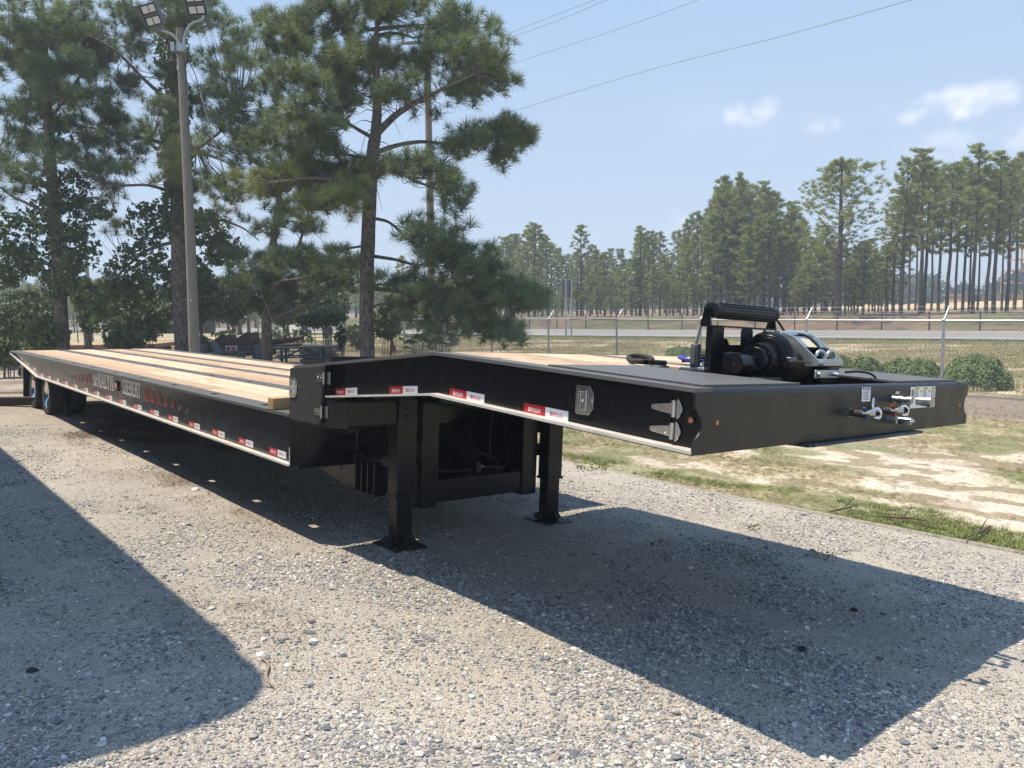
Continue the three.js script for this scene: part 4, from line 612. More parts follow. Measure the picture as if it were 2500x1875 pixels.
function tuftGeo(n, len, w, a0, a1, seed) {
  const R = rng(seed), pos = [];
  for (let i = 0; i < n; i++) {
    const th = lerp(a0, a1, Math.pow(R(), 0.8)), ph = R() * 6.283, L = len * (0.75 + 0.4 * R()), d = V(Math.sin(th) * Math.cos(ph), Math.cos(th), Math.sin(th) * Math.sin(ph)), s = V(R() - 0.5, R() - 0.5, R() - 0.5).cross(d).normalize().multiplyScalar(w), b = V(0, len * 0.35 * (R() - 0.7), 0);
    const m = b.clone().addScaledVector(d, L * 0.55), e = b.clone().addScaledVector(d, L).add(V(0, -0.12 * L * Math.sin(th), 0));
    const p0 = b.clone().sub(s), p1 = b.clone().add(s), m0 = m.clone().sub(s), m1 = m.clone().add(s);
    for (const v of [p0, p1, m1, p0, m1, m0, m0, m1, e]) pos.push(v.x, v.y, v.z);
  }
  const g = new THREE.BufferGeometry(); g.setAttribute('position', new THREE.Float32BufferAttribute(pos, 3)); g.computeVertexNormals(); return g;
}
const leafGeo = (() => { const g = new THREE.BufferGeometry(); g.setAttribute('position', new THREE.Float32BufferAttribute([0, 0, 0, 0.32, 0.45, 0.06, 0, 0.5, -0.03, 0, 0, 0, 0, 0.5, -0.03, -0.32, 0.45, 0.06, 0.32, 0.45, 0.06, 0, 1, -0.12, 0, 0.5, -0.03, 0, 0.5, -0.03, 0, 1, -0.12, -0.32, 0.45, 0.06], 3)); g.computeVertexNormals(); return g; })();
const sprayGeo = (() => { const R = rng(44), l = []; for (let i = 0; i < 6; i++) { const g = leafGeo.clone(); g.scale(0.9, 0.9, 0.9).rotateX(-0.5 - 0.9 * R()).rotateY(i * 1.05 + R()).translate(0.3 * (R() - 0.5), 0.5 * R() - 0.2, 0.3 * (R() - 0.5)); l.push(g); } return merge(l); })();
const NEAR_TUFT = tuftGeo(80, 0.34, 0.0042, 0.1, 1.7, 11), FAR_TUFT = tuftGeo(34, 0.40, 0.012, 0.1, 1.5, 12);
const UPQ = V(0, 1, 0);
function crownMesh(name, geo, mat, list, parent) {                // list: [position, direction, size, colour]
  const m = new THREE.InstancedMesh(geo, mat, list.length), q = new THREE.Quaternion(), q2 = new THREE.Quaternion(), mm = new THREE.Matrix4();
  list.forEach(([p, d, k, c], i) => { q.setFromUnitVectors(UPQ, d); q2.setFromAxisAngle(UPQ, hash(i, 3, 8) * 6.28); mm.compose(p, q.multiply(q2), V(k, k, k)); m.setMatrixAt(i, mm); m.setColorAt(i, c); });
  m.name = name; m.userData.kind = 'stuff'; shade(m); parent.add(m); return m;
}
const inBall = (R) => { let v; do v = V(R() * 2 - 1, R() * 2 - 1, R() * 2 - 1); while (v.lengthSq() > 1); return v; };
function pineGreen(R, k = 0) { const v = 0.75 + 0.5 * R(), y = Math.min(1, Math.max(0, k + 0.5 * (R() - 0.5))); return lin(lerp(0.14, 0.28, y) * v, lerp(0.20, 0.31, y) * v, lerp(0.078, 0.08, y) * v); }
const leafGreen = (R, k = 0) => { const v = 0.8 + 0.6 * R(); return lin(lerp(0.06, 0.16, k) * v, lerp(0.10, 0.20, k) * v, lerp(0.03, 0.035, k) * v); };
function tree(o) {
  const R = rng(o.seed), dep = o.depth, m2 = dep * K / F, g = thing('pine_tree', o.label, 'tree', o.group);
  const pts = o.trunk.map(([x, y, , dz = 0]) => dp(x, y, dep + dz)); pts[0].y = groundY(pts[0].x, pts[0].z) - 0.15; g.position.copy(pts[0]);
  const rel = (v) => v.sub(pts[0]);
  const base = pts[0].clone(), tp = pts.map((p) => p.clone().sub(base)), radii = o.trunk.map(([, , r]) => r * m2 / 2);
  const tg = [taper(tp, radii, 14, 0.10, o.seed)];
  tg.push(taper([tp[0].clone().add(V(0, -0.1, 0)), tp[0].clone().add(V(0, 0.25, 0)), tp[0].clone().add(V(0, 0.7, 0))], [radii[0] * 1.5, radii[0] * 1.12, radii[0] * 0.98], 14, 0.08, 3));
  part('trunk', tg, bark, g);
  const trunkC = new THREE.CatmullRomCurve3(tp), limbs = [], lg = [], tufts = [], leaves = [];
  for (const L of o.limbs ?? []) { const p = L.p.map(([x, y, dz = 0]) => rel(dp(x, y, dep + dz))); limbs.push(new THREE.CatmullRomCurve3(p)); lg.push(taper(p, [L.r * m2 / 2, L.r * m2 / 3, 0.018], 7, 0.12, o.seed)); }
  for (const cl of o.clusters ?? []) {
    const [x, y, rx, ry, n, tone = 0.1, li = -1, dz] = cl, z = dz ?? (R() - 0.5) * 3.2, c = dp(x, y, dep + z).sub(base), r = V(rx * m2, ry * m2, Math.min(1.3, (rx + ry) / 2 * m2));
    let limb = limbs[li];
    if (!limb) {
      let best = 0, bd = 1e9; for (let t = 0; t <= 1; t += 0.02) { const p = trunkC.getPoint(t), dd = Math.abs(p.y - (c.y - 0.30 * Math.hypot(c.x - p.x, c.z - p.z))); if (dd < bd) { bd = dd; best = t; } }
      const a = trunkC.getPoint(best), mid = a.clone().lerp(c, 0.5).add(V((R() - 0.5) * 0.3, (R() - 0.6) * 0.5, (R() - 0.5) * 0.3)), e = c.clone().add(V((R() - 0.5) * r.x, -0.2 * r.y, 0));
      const pl = [a, a.clone().lerp(mid, 0.5).add(V(0, 0.12 * R(), 0)), mid, e]; limb = new THREE.CatmullRomCurve3(pl); lg.push(taper(pl, [0.03 + 0.012 * a.distanceTo(c), 0.028, 0.012], 6, 0.15, o.seed));
    }
    const subs = [...Array(Math.ceil(n / 5) + 1)].map(() => { const v = inBall(R), k = Math.pow(v.length(), -0.3); return [v, c.clone().add(V(v.x * r.x, v.y * r.y * 0.9, v.z * r.z).multiplyScalar(k * 1.08)), 0.26 + 0.24 * R()]; });
    for (let i = 0; i < n * 2.0; i++) {
      const [v, sc, sr] = subs[i % subs.length], w = inBall(R), p = sc.clone().add(V(w.x * sr * 1.5, w.y * sr * 0.8, w.z * sr * 1.5)), d = V(v.x * 0.7, 0.55 + 0.6 * R() + 0.5 * v.y, v.z * 0.7).normalize();
      tufts.push([p, d, 0.75 + 0.5 * R(), pineGreen(R, tone + 0.02)]);
      if (R() < 0.3) { let t = 1, bd = 1e9; for (let q = 0.3; q <= 1; q += 0.07) { const dd = limb.getPoint(q).distanceTo(p) + 0.25 * R(); if (dd < bd) { bd = dd; t = q; } } const a = limb.getPoint(t), mid = a.clone().lerp(p, 0.55).add(V((R() - 0.5) * 0.25, -0.12 * R() * a.distanceTo(p), (R() - 0.5) * 0.25)); lg.push(taper([a, mid, p.clone().addScaledVector(d, -0.05)], [0.013, 0.009, 0.005], 4)); }
      if (R() < 0.10) tufts.push([p.clone().addScaledVector(d, -0.12), d, 0.45, lin(0.05, 0.03, 0.018)]);
    }
  }
  // dead twigs on the bare part of the trunk
  for (let i = 0; i < (o.twigs ?? 0); i++) { const t = 0.3 + 0.5 * R(), a = trunkC.getPoint(t), an = R() * 6.28, L = 0.5 + 1.6 * R(), d = V(Math.cos(an), 0.1 - 0.4 * R(), Math.sin(an)); lg.push(taper([a, a.clone().addScaledVector(d, L * 0.5).add(V(0, 0.15 * L, 0)), a.clone().addScaledVector(d, L).add(V(0, -0.1 * L, 0))], [0.018, 0.011, 0.004], 4)); }
  if (lg.length) part('branches', lg, bark, g);
  if (tufts.length) crownMesh('crown', NEAR_TUFT, needleMat, tufts, g);
  for (const [x, y, rx, ry, n, tone = 0.2, dz = 0] of o.leafy ?? []) { const c = dp(x, y, dep + dz).sub(base), r = V(rx * m2, ry * m2, Math.min(1.5, rx * m2 * 1.1)); for (let i = 0; i < n; i++) { const v = inBall(R), k = Math.pow(v.length(), -0.3); leaves.push([c.clone().add(V(v.x * r.x, v.y * r.y, v.z * r.z).multiplyScalar(k)), V(v.x + 0.4 * (R() - 0.5), 0.3 - R(), v.z + 0.5 * (R() - 0.5)).normalize(), 0.10 + 0.09 * R(), leafGreen(R, tone * R() * 1.6)]); } }
  if (leaves.length) crownMesh('ivy', sprayGeo, leafMat, leaves, g);
  return g;
}
const MULT = 1;
tree({ seed: 21, depth: 22, label: 'tall pine with thick bare trunk behind the neck of the trailer', twigs: 26,
  trunk: [[793, 775, 33], [792, 640, 31], [796, 500, 30], [800, 400, 29], [806, 320, 27], [812, 285, 24], [815, 200, 17, -.3], [812, 110, 12, -.4], [816, 20, 8, -.4]],
  limbs: [
    { p: [[806, 332], [850, 316, .3], [910, 306, .6], [1000, 312, .9], [1100, 285, 1]], r: 12 }, { p: [[812, 290], [860, 245, -.5], [930, 205, -.9], [1050, 150, -1]], r: 17 },
    { p: [[797, 470], [840, 480, .4], [880, 515, .8], [960, 560, 1]], r: 8 }, { p: [[795, 552], [850, 560, .3], [900, 572, .4], [1000, 575, .6]], r: 9 },
    { p: [[793, 622], [850, 628, -.2], [920, 645, -.5], [1020, 655, -.6], [1130, 645, -.5]], r: 11 }, { p: [[800, 400], [740, 395, -1], [680, 385, -1.8], [580, 395, -2]], r: 10 },
    { p: [[808, 300], [750, 265, .5], [700, 225, .9], [620, 130, 1]], r: 9 }, { p: [[802, 365], [860, 375, 1], [920, 400, 1.5], [1010, 430, 1.6]], r: 9 },
    { p: [[806, 345], [740, 330, .8], [680, 300, 1.2], [600, 290, 1.4]], r: 8 }, { p: [[793, 530], [740, 540, 1], [690, 560, 1.4], [640, 555, 1.6]], r: 6 }],
  clusters: [[620, 60, 46, 55, 34, .25, 6], [700, 50, 65, 55, 44, .25], [800, 15, 70, 50, 44], [885, 30, 70, 50, 40], [960, 60, 60, 50, 36], [1005, 125, 55, 55, 38, .15, 1], [1045, 175, 45, 45, 28, .1, 1], [930, 130, 60, 45, 34, .3, 1], [845, 115, 70, 45, 36, .3], [760, 120, 60, 45, 34, .3], [690, 145, 60, 45, 34, .3, 6], [640, 170, 42, 40, 22, .25, 6], [600, 110, 35, 40, 18, .2, 6], [880, 195, 50, 32, 22, .2, 1], [965, 205, 50, 32, 24, .1, 1], [725, 205, 50, 38, 24, .2, 6], [665, 245, 50, 38, 24, .15, 6], [1045, 110, 35, 38, 18, .15, 1], [780, 185, 50, 35, 22, .25], [730, 20, 50, 40, 20, .2], [1000, 40, 40, 40, 16, .1],
    [1000, 305, 34, 26, 20, .1, 0], [1055, 290, 42, 34, 34, .1, 0], [1108, 278, 32, 28, 24, .1, 0], [1085, 325, 32, 22, 20, .05, 0], [905, 370, 42, 24, 20, .1, 7], [960, 400, 42, 26, 22, .1, 7], [1010, 430, 32, 18, 14, .1, 7], [870, 350, 26, 18, 9, .1, 7],
    [905, 495, 38, 34, 18, .25, 2], [950, 530, 46, 42, 38, .1, 2], [1000, 560, 46, 36, 34, .05, 3], [1035, 592, 36, 32, 24, .05, 3], [955, 620, 46, 36, 30, .1, 4], [1020, 650, 56, 36, 40, .1, 4], [1090, 640, 52, 36, 36, .1, 4], [1150, 640, 36, 30, 24, .1, 4], [985, 690, 56, 32, 36, .2, 4], [1060, 695, 46, 30, 28, .1, 4], [1110, 722, 18, 24, 12, .05, 4],
    [600, 385, 38, 36, 26, .85, 5], [650, 372, 46, 36, 34, .85, 5], [700, 395, 50, 40, 40, .9, 5], [758, 372, 42, 32, 30, .75, 5], [808, 372, 26, 26, 14, .6, 5], [742, 422, 46, 30, 30, .7, 5], [562, 402, 32, 32, 20, .75, 5], [670, 432, 36, 26, 20, .7, 5], [640, 292, 55, 36, 28, .1, 8], [700, 300, 45, 36, 24, .1, 8], [600, 300, 36, 32, 16, .1, 8], [640, 560, 60, 22, 22, .05, 9], [715, 555, 40, 20, 12, .05, 9], [858, 600, 26, 22, 10, .1], [848, 650, 26, 22, 10, .1]] });  // the high tones paint sunlight into the left limb's needle colour
tree({ seed: 22, depth: 27, label: 'ivy covered pine directly behind the wooden floodlight pole', twigs: 10,
  trunk: [[396, 765, 32], [388, 640, 31], [384, 480, 29], [378, 300, 25], [374, 160, 18], [368, 60, 12], [362, -40, 8]],
  limbs: [{ p: [[378, 320], [320, 300, 1], [260, 290, 1.5], [170, 270, 2]], r: 10 }, { p: [[382, 420], [320, 400, -1], [250, 400, -1.4], [190, 380, -2]], r: 8 }, { p: [[376, 230], [310, 170, -.6], [250, 110, -1], [180, 70, -1]], r: 9 }, { p: [[380, 350], [430, 320, 1], [480, 280, 1.5], [520, 230, 1.5]], r: 9 }, { p: [[388, 520], [320, 540, .5], [260, 590, .6], [215, 660, .8]], r: 9 }, { p: [[384, 490], [440, 470, 1], [520, 490, 1.5], [560, 520, 1.6]], r: 8 }],
  clusters: [[235, 70, 60, 55, 40, .1, 2], [185, 110, 50, 40, 26, .1, 2], [330, 70, 60, 60, 36, .2], [420, 40, 60, 50, 34, .15], [480, 110, 55, 60, 38, .1, 3], [300, 150, 60, 45, 32, .1, 2], [230, 190, 60, 36, 32, .1, 2], [185, 250, 55, 36, 34, .1, 0], [260, 290, 80, 40, 44, .1, 0], [330, 250, 50, 40, 20, .1, 0], [200, 330, 60, 36, 32, .15, 1], [250, 380, 60, 32, 26, .15, 1], [470, 220, 55, 50, 36, .1, 3], [530, 150, 45, 45, 26, .1, 3], [500, 290, 55, 45, 34, .1, 3], [440, 330, 40, 36, 18, .5, 3], [435, 400, 32, 30, 18, .7, 3], [490, 415, 40, 34, 26, .7, 3], [545, 340, 40, 40, 22, .2, 3], [560, 240, 40, 40, 20, .1, 3], [240, 480, 40, 24, 8, .1, 4], [220, 620, 26, 30, 10, .2, 4], [370, -10, 60, 40, 24, .2], [300, 10, 50, 40, 20, .15], [385, 370, 26, 30, 14, .6, 1], [540, 60, 40, 40, 12, .1, 3], [560, 300, 46, 40, 18, .1, 3], [590, 220, 40, 40, 16, .1, 3], [470, 30, 46, 36, 18, .1, 3], [300, 330, 40, 36, 14, .1, 0], [160, 60, 40, 40, 14, .1, 2], [150, 320, 44, 36, 14, .05, 0], [210, 430, 46, 26, 10, .1, 1], [420, 250, 40, 40, 18, .1, 3]],
  leafy: [[372, 110, 34, 60, 170, .9], [376, 220, 36, 70, 260, .5], [378, 330, 34, 70, 260, .2], [384, 450, 32, 80, 260, .2], [330, 480, 60, 50, 230, .2, 1], [310, 560, 60, 45, 210, .25, 1], [350, 610, 60, 40, 170, .3, 1], [440, 490, 56, 46, 230, .15, 1.5], [480, 540, 46, 40, 220, .1, 1.5], [410, 590, 46, 40, 220, .15, 1], [520, 610, 50, 26, 120, .2, 2], [285, 630, 40, 40, 150, .4, .6], [250, 600, 30, 40, 90, .7, .6]] });
tree({ seed: 23, depth: 26, label: 'leftmost large pine with broadleaf vines over its lower trunk', twigs: 16,
  trunk: [[138, 765, 26], [130, 640, 25], [122, 520, 24], [112, 380, 22], [104, 240, 18], [98, 120, 12], [90, 0, 8]],
  limbs: [{ p: [[112, 400], [60, 380, .5], [10, 350, .8], [-50, 330, 1]], r: 8 }, { p: [[106, 260], [150, 200, 1], [180, 150, 1], [200, 90, 1]], r: 8 }, { p: [[120, 470], [60, 440, -1], [20, 420, -1], [-30, 380, -1]], r: 7 }, { p: [[104, 240], [60, 180, 0], [20, 120, 0], [-20, 80, 0]], r: 8 }],
  clusters: [[30, 60, 55, 55, 34, .1, 3], [90, 50, 55, 50, 30, .15], [150, 60, 40, 40, 16, .1, 1], [20, 140, 50, 40, 30, .1, 3], [100, 110, 50, 40, 26, .1], [170, 130, 45, 45, 22, .1, 1], [60, 200, 50, 36, 24, .1, 3], [110, 160, 40, 40, 20, .1], [10, 240, 45, 36, 22, .05, 0], [150, 210, 40, 36, 18, .1, 1], [30, 300, 55, 36, 22, .05, 0], [-20, 340, 40, 36, 14, .05, 0], [60, 370, 40, 26, 10, .1, 0], [30, 420, 45, 22, 10, .3, 2], [165, 220, 40, 30, 14, .1, 1], [50, 120, 55, 50, 24, .05, 3], [20, 380, 50, 32, 14, .05, 0], [70, 270, 44, 40, 16, .05], [190, 30, 34, 40, 12, .1, 1], [90, 330, 40, 30, 10, .05, 0]],
  leafy: [[130, 300, 24, 60, 90, .15], [140, 410, 52, 45, 210, .2], [125, 480, 66, 60, 330, .2, .5], [165, 540, 46, 50, 170, .2], [90, 560, 46, 45, 150, .2, .3], [30, 560, 50, 40, 240, .05], [20, 490, 40, 40, 130, .05], [135, 610, 40, 40, 150, .2], [10, 600, 30, 25, 80, .1], [215, 450, 30, 24, 50, .1]] });
tree({ seed: 24, depth: 25.5, label: 'small dark pine with low spreading limbs behind the lounge chair', twigs: 12,
  trunk: [[577, 775, 22], [576, 690, 21], [580, 620, 20], [588, 540, 16], [600, 450, 12], [606, 360, 8]],
  limbs: [{ p: [[580, 690], [630, 672, -.5], [690, 640, -.8], [730, 600, -.9]], r: 11 }, { p: [[580, 650], [540, 600, .5], [500, 560, 1], [470, 530, 1]], r: 8 }, { p: [[584, 600], [640, 540, .4], [660, 480, .6], [670, 440, .6]], r: 9 }, { p: [[582, 640], [600, 610, -1], [660, 600, -1.4], [720, 580, -1.6]], r: 7 }],
  clusters: [[560, 600, 46, 34, 30, .02, 1], [620, 590, 50, 32, 34, .02, 3], [690, 590, 50, 26, 32, .02, 0], [745, 575, 40, 24, 22, .02, 0], [590, 555, 40, 32, 18, .02, 2], [520, 545, 36, 28, 12, .05, 1], [640, 470, 46, 34, 18, .2, 2], [590, 470, 36, 34, 14, .15], [610, 380, 50, 40, 20, .2], [660, 650, 40, 16, 8, .05, 0], [580, 500, 46, 26, 12, .1], [470, 460, 36, 24, 8, .2, 1], [760, 600, 26, 22, 10, .02, 0]], leafy: [[560, 640, 30, 30, 60, .1], [540, 655, 30, 20, 40, .1]] });
{
  const g = tree({ seed: 25, depth: 25, label: 'thin curved vine wrapped trunk beside the leftmost large pine', trunk: [[190, 765, 15], [186, 700, 15], [168, 650, 14], [156, 600, 12], [150, 540, 8]], leafy: [[185, 640, 26, 40, 110, .7], [205, 690, 30, 30, 90, .7], [150, 580, 20, 40, 70, .2]] }); g.userData.category = 'tree';
}
// pines in rows across the road: six grown once, then copied
const farBark = new THREE.MeshStandardMaterial({ map: barkTex, color: lin(0.62, 0.62, 0.66), roughness: 0.95 });
function rowPine(kind, seed, H) {
  const R = rng(seed), g = new THREE.Group(), tr = [], pts = [], rad = []; const lean = (R() - 0.5) * 0.5;
  for (let i = 0; i <= 5; i++) { const t = i / 5; pts.push(V(lean * t + 0.1 * (R() - 0.5), H * t - 0.15, 0.1 * (R() - 0.5))); rad.push((kind === 2 ? 0.30 : 0.135) * (1 - 0.86 * t) + 0.02); }
  tr.push(taper(pts, rad, 8, 0.1, seed)); const c = new THREE.CatmullRomCurve3(pts), lg = [], tufts = [];
  const low = [0.14, 0.42, 0.26][kind], wide = [1.4, 1.45, 4.0][kind], nb = [56, 46, 60][kind];
  for (let i = 0; i < nb; i++) {
    const t = low + (1 - low) * Math.pow(i / nb, 0.85), a = c.getPoint(t), an = i * 2.4 + R(), up = kind === 2 ? 0.25 + 0.5 * t : 0.2 + 0.35 * t, sh = kind === 2 ? Math.sin(Math.PI * Math.min(1, 0.18 + 0.82 * (t - low) / (1 - low))) * 0.9 + 0.12 : (0.35 + 0.75 * Math.sin(Math.PI * Math.pow((t - low) / (1 - low), 0.8))), L = wide * sh * (0.6 + 0.6 * R());
    const e = a.clone().add(V(Math.cos(an) * L, up * L, Math.sin(an) * L)); lg.push(taper([a, a.clone().lerp(e, 0.5).add(V(0, -0.1 * L, 0)), e], [0.05 * (1 - t) + 0.02 + (kind === 2 ? 0.04 * (1 - t) : 0), 0.02, 0.01], 4));
    const n = kind === 2 ? 12 : 5; for (let k = 0; k < n; k++) { const q = a.clone().lerp(e, 0.4 + 0.65 * R()).add(V((R() - 0.5) * 0.35 * L, (R() - 0.3) * 0.3 * L, (R() - 0.5) * 0.35 * L)); tufts.push([q, V(R() - 0.5, 0.8, R() - 0.5).normalize(), 0.75 + 0.5 * R(), pineGreen(R, 0.95)]); }
  }
  for (let i = 0; i < 6; i++) { const p = c.getPoint(1).add(V((R() - 0.5) * 0.4, 0.25 * R(), (R() - 0.5) * 0.4)); tufts.push([p, UPQ, 0.9, pineGreen(R, 0.2)]); }
  part('trunk', tr, farBark, g); part('branches', lg, farBark, g); crownMesh('crown', FAR_TUFT, needleMat, tufts, g); return g;
}
const rowKinds = [[0, 61, 13], [0, 62, 12], [0, 63, 14], [1, 64, 14], [1, 65, 13], [1, 66, 15]].map((a) => [rowPine(...a), a[2], a[0]]);
const putPine = (proto, H, x, ytop, d, label, group, dx = 0) => {
  const top = dp(x, ytop, d), y0 = groundY(top.x, top.z), g = proto.clone(); g.name = numbered('pine_tree'); scene.add(g); g.position.set(top.x, y0, top.z); const k = (top.y - y0) / H, wd = lerp(1, k, 0.6) * (0.75 + 0.5 * hash(Math.round(x * 7), 5, 5)); g.scale.set(wd, k, wd); g.rotation.y = dx; return tag(g, label, 'tree', group);
};
{
  const R = rng(71), prof = [[1040, 540], [1060, 515], [1110, 500], [1150, 486], [1190, 508], [1225, 545], [1255, 490], [1290, 535], [1330, 532], [1380, 492], [1440, 500], [1495, 462], [1530, 440], [1560, 385], [1600, 378], [1650, 395], [1700, 430], [1740, 440], [1800, 500], [1880, 520], [1930, 440], [1960, 345], [2000, 330], [2050, 355], [2110, 318], [2150, 335], [2212, 330], [2260, 340]];
  const topAt = (x) => { let i = 0; while (i < prof.length - 2 && prof[i + 1][0] < x) i++; const [a, b] = [prof[i], prof[i + 1]]; return lerp(a[1], b[1], Math.min(1, Math.max(0, (x - a[0]) / (b[0] - a[0])))); };
  // [dp x, top, row distance across the road]
  const list = [[1152, 484, 68], [1255, 488, 68], [1385, 490, 67], [1598, 376, 66], [1560, 384, 67], [1655, 394, 66], [2000, 324, 65], [2115, 314, 65], [2160, 330, 66], [1958, 345, 66]];
  for (let x = 1046; x < 2250; x += x > 1740 ? 17 : 10.5) { const gap = (x > 1730 && x < 1780) || (x > 1850 && x < 1925); if (gap && R() < 0.25) continue; list.push([x + 6 * (R() - 0.5), topAt(x) + 4 + 45 * R() * R() + (R() < 0.25 ? 40 : 0), 66 + 22 * R()]); }
  for (let x = 1050; x < 1760; x += 15) list.push([x, topAt(x) + 50 + 110 * R(), 64 + 5 * R()]);
  for (let x = 1738; x < 1945; x += 13) list.push([x, 500 + 90 * R(), 65 + 16 * R()]);
  const dist = (x, p) => { const v = dp(x, 690, 1).sub(V(0, EYE, 0)); return p / (v.x * 0.57 - v.z * 0.82); };
  const own = ['tall narrow pine standing above its neighbours left of the road sign', 'thin pine rising alone right of the road sign', 'broad topped pine at the left end of the thick stretch', 'tallest pine in the middle of the dense row', 'tall pine just left of the tallest one in the dense row', 'tall pine just right of the tallest one in the dense row', 'tall pine at the left end of the open row', 'tallest pine of the open row at right', 'tall pine nearest the right edge of the picture', 'tall pine leading the open row, right of the broad one'];
  for (const [i, [x, y, p]] of list.entries()) {
    const right = x > 1740, small = right && y >= 470, pick = right && y < 470 ? 3 + Math.floor(R() * 3) : R() < 0.7 ? Math.floor(R() * 3) : 3 + Math.floor(R() * 3), [pr, H] = rowKinds[pick];
    if (i < own.length) { putPine(pr, H, x, y, dist(x, p), own[i], right ? 'open row of pines beyond the road' : 'dense row of pines beyond the road', R() * 6.28); continue; }
    putPine(pr, H, x, y, dist(x, p), small ? 'short young pine among the bare stems beside the broad pine' : right ? 'tall slender bare stemmed pine in the open row beyond the road at right' : 'slender pine in the dense row beyond the road', small ? 'young pines below the open row' : right ? 'open row of pines beyond the road' : 'dense row of pines beyond the road', R() * 6.28);
  }
  const wide = rowPine(2, 67, 14); putPine(wide, 14, 1818, 352, dist(1818, 62), 'broad spreading pine with thick trunk standing alone in the row', null, 1.1); 
  const wide2 = rowPine(2, 68, 13);
  // lower wood behind the left hand yard
  for (let x = -40; x < 1060; x += 21) { const d = 62 + 40 * R(); putPine(R() < 0.25 ? wide2 : rowKinds[Math.floor(R() * 6)][0], 13, x + 10 * R(), 600 + 40 * R() + (x > 820 ? -25 * R() : 0) - (x > 600 && x < 1040 ? 35 * R() : 0), d, 'hazy pine in the low wood behind the picnic yard', 'low wood behind the picnic yard', R() * 6.28); }
}
{ // far woods along the horizon, one mass
  const R = rng(72), l = []; for (let i = 0; i < 34; i++) { const v = inBall(R); l.push(leafGeo.clone().scale(3.2, 3.2, 3.2).rotateX(R() * 6).rotateY(R() * 6).translate(v.x * 2.6, 5 + v.y * 4, v.z * 2.6)); }
  l.push(new THREE.CylinderGeometry(0.15, 0.25, 4, 5).translate(0, 1.5, 0));
  const g = merge(l), N = 420, m = new THREE.InstancedMesh(g, std(0xffffff, 0.9, 0, { side: THREE.DoubleSide }), N), mm = new THREE.Matrix4(), q = new THREE.Quaternion(), c = new THREE.Color();
  for (let i = 0; i < N; i++) { const a = -0.75 + 1.5 * R(), d = 190 + 130 * R(), k = 0.6 + 0.5 * R(); q.setFromAxisAngle(UPQ, R() * 6.28); mm.compose(V(Math.sin(a) * d, -0.4, -Math.cos(a) * d), q, V(k * 1.3, k, k * 1.3)); m.setMatrixAt(i, mm); const v = 0.7 + 0.5 * R(); m.setColorAt(i, c.setRGB(0.07 * v, 0.105 * v, 0.05 * v)); }
  m.name = 'distant_wood'; m.userData.kind = 'stuff'; m.userData.label = 'hazy distant wood along the horizon'; shade(m); scene.add(m);
}
// clipped round shrubs by the fence
const shrubGreen = (R) => { const v = 0.75 + 0.6 * R(); return lin(0.17 * v, 0.255 * v, 0.08 * v); };
function shrub(name, label, cat, group, pos, r, n, leaf, col, seed, stemN = 4) {
  const R = rng(seed), g = thing(name, label, cat, group, pos), list = [], st = [];
  for (let i = 0; i < n; i++) { const v = inBall(R).normalize().multiplyScalar(0.82 + 0.2 * Math.pow(R(), 0.5) - (R() < 0.25 ? 0.35 * R() : 0)); v.y = Math.abs(v.y); v.multiplyScalar(1 / Math.pow(Math.abs(v.x / v.length()) ** 2.2 + Math.abs(v.y / v.length()) ** 2.2 + Math.abs(v.z / v.length()) ** 2.2, 1 / 2.2)); const bump = 1 + 0.07 * Math.sin(v.x * 9 + seed) * Math.sin(v.z * 8) * (0.5 + v.y); list.push([V(v.x * r.x * bump, v.y * r.y * bump, v.z * r.z * bump), V(v.x + 0.6 * (R() - 0.5), v.y * 0.8 + 0.5, v.z + 0.6 * (R() - 0.5)).normalize(), leaf * (0.7 + 0.6 * R()), col(R)]); }
  for (let i = 0; i < stemN; i++) { const a = i * 1.7; st.push(taper([V(0.04 * Math.cos(a), -0.05, 0.04 * Math.sin(a)), V(0.25 * r.x * Math.cos(a), r.y * 0.4, 0.25 * r.z * Math.sin(a)), V(0.6 * r.x * Math.cos(a), r.y * 0.75, 0.6 * r.z * Math.sin(a))], [0.025, 0.016, 0.006], 5)); }
  part('stems', st, bark, g); crownMesh('foliage', sprayGeo, leafMat, list, g); return g;
}
{
  const names = ['largest clipped round shrub behind the rightmost fence post', 'clipped round shrub in the pair left of the rightmost fence post, nearer one', 'clipped round shrub in the pair left of the rightmost fence post, further one', 'round shrub just right of the winch behind the fence', 'round shrub half hidden beside the winch cable tensioner', 'small round shrub just left of the grey control box', 'round shrub behind the neck deck, second from the winch bracket', 'low shrub at a fence post behind the neck deck', 'leftmost low round shrub behind the neck deck', 'round shrub hidden behind the winch brackets'];
  [[2107, 806, 66, 17.4, 68], [1988, 808, 46, 18.6, 40], [1945, 800, 40, 19.8, 40], [1868, 806, 38, 18.8, 34], [1815, 806, 36, 19.4, 34], [1664, 770, 34, 24, 20], [1578, 768, 34, 26, 18], [1513, 768, 20, 27, 10], [1470, 766, 34, 28.5, 14], [1715, 772, 30, 23, 18]].forEach(([x, y, rw, d, rh], i) => {
    const p = dp(x, y, d), m2 = d * K / F; p.y = groundY(p.x, p.z) - 0.03; const h = dp(x, 770 - (i < 5 ? 0 : 12), d).y - p.y; const hh = i === 0 ? dp(x, 770, d).y - p.y : i < 3 ? dp(x, 777, d).y - p.y : i < 5 ? dp(x, 772, d).y - p.y : dp(x, [750, 750, 756, 750, 750][i - 5], d).y - p.y;
    shrub('round_shrub', names[i], 'shrub', 'clipped shrubs along the fence', p, V(rw * m2, Math.max(0.3, hh), rw * m2 * 0.95), Math.round(3600 * (i ? 0.6 : 1)), 0.042, shrubGreen, 500 + i);
  });
}

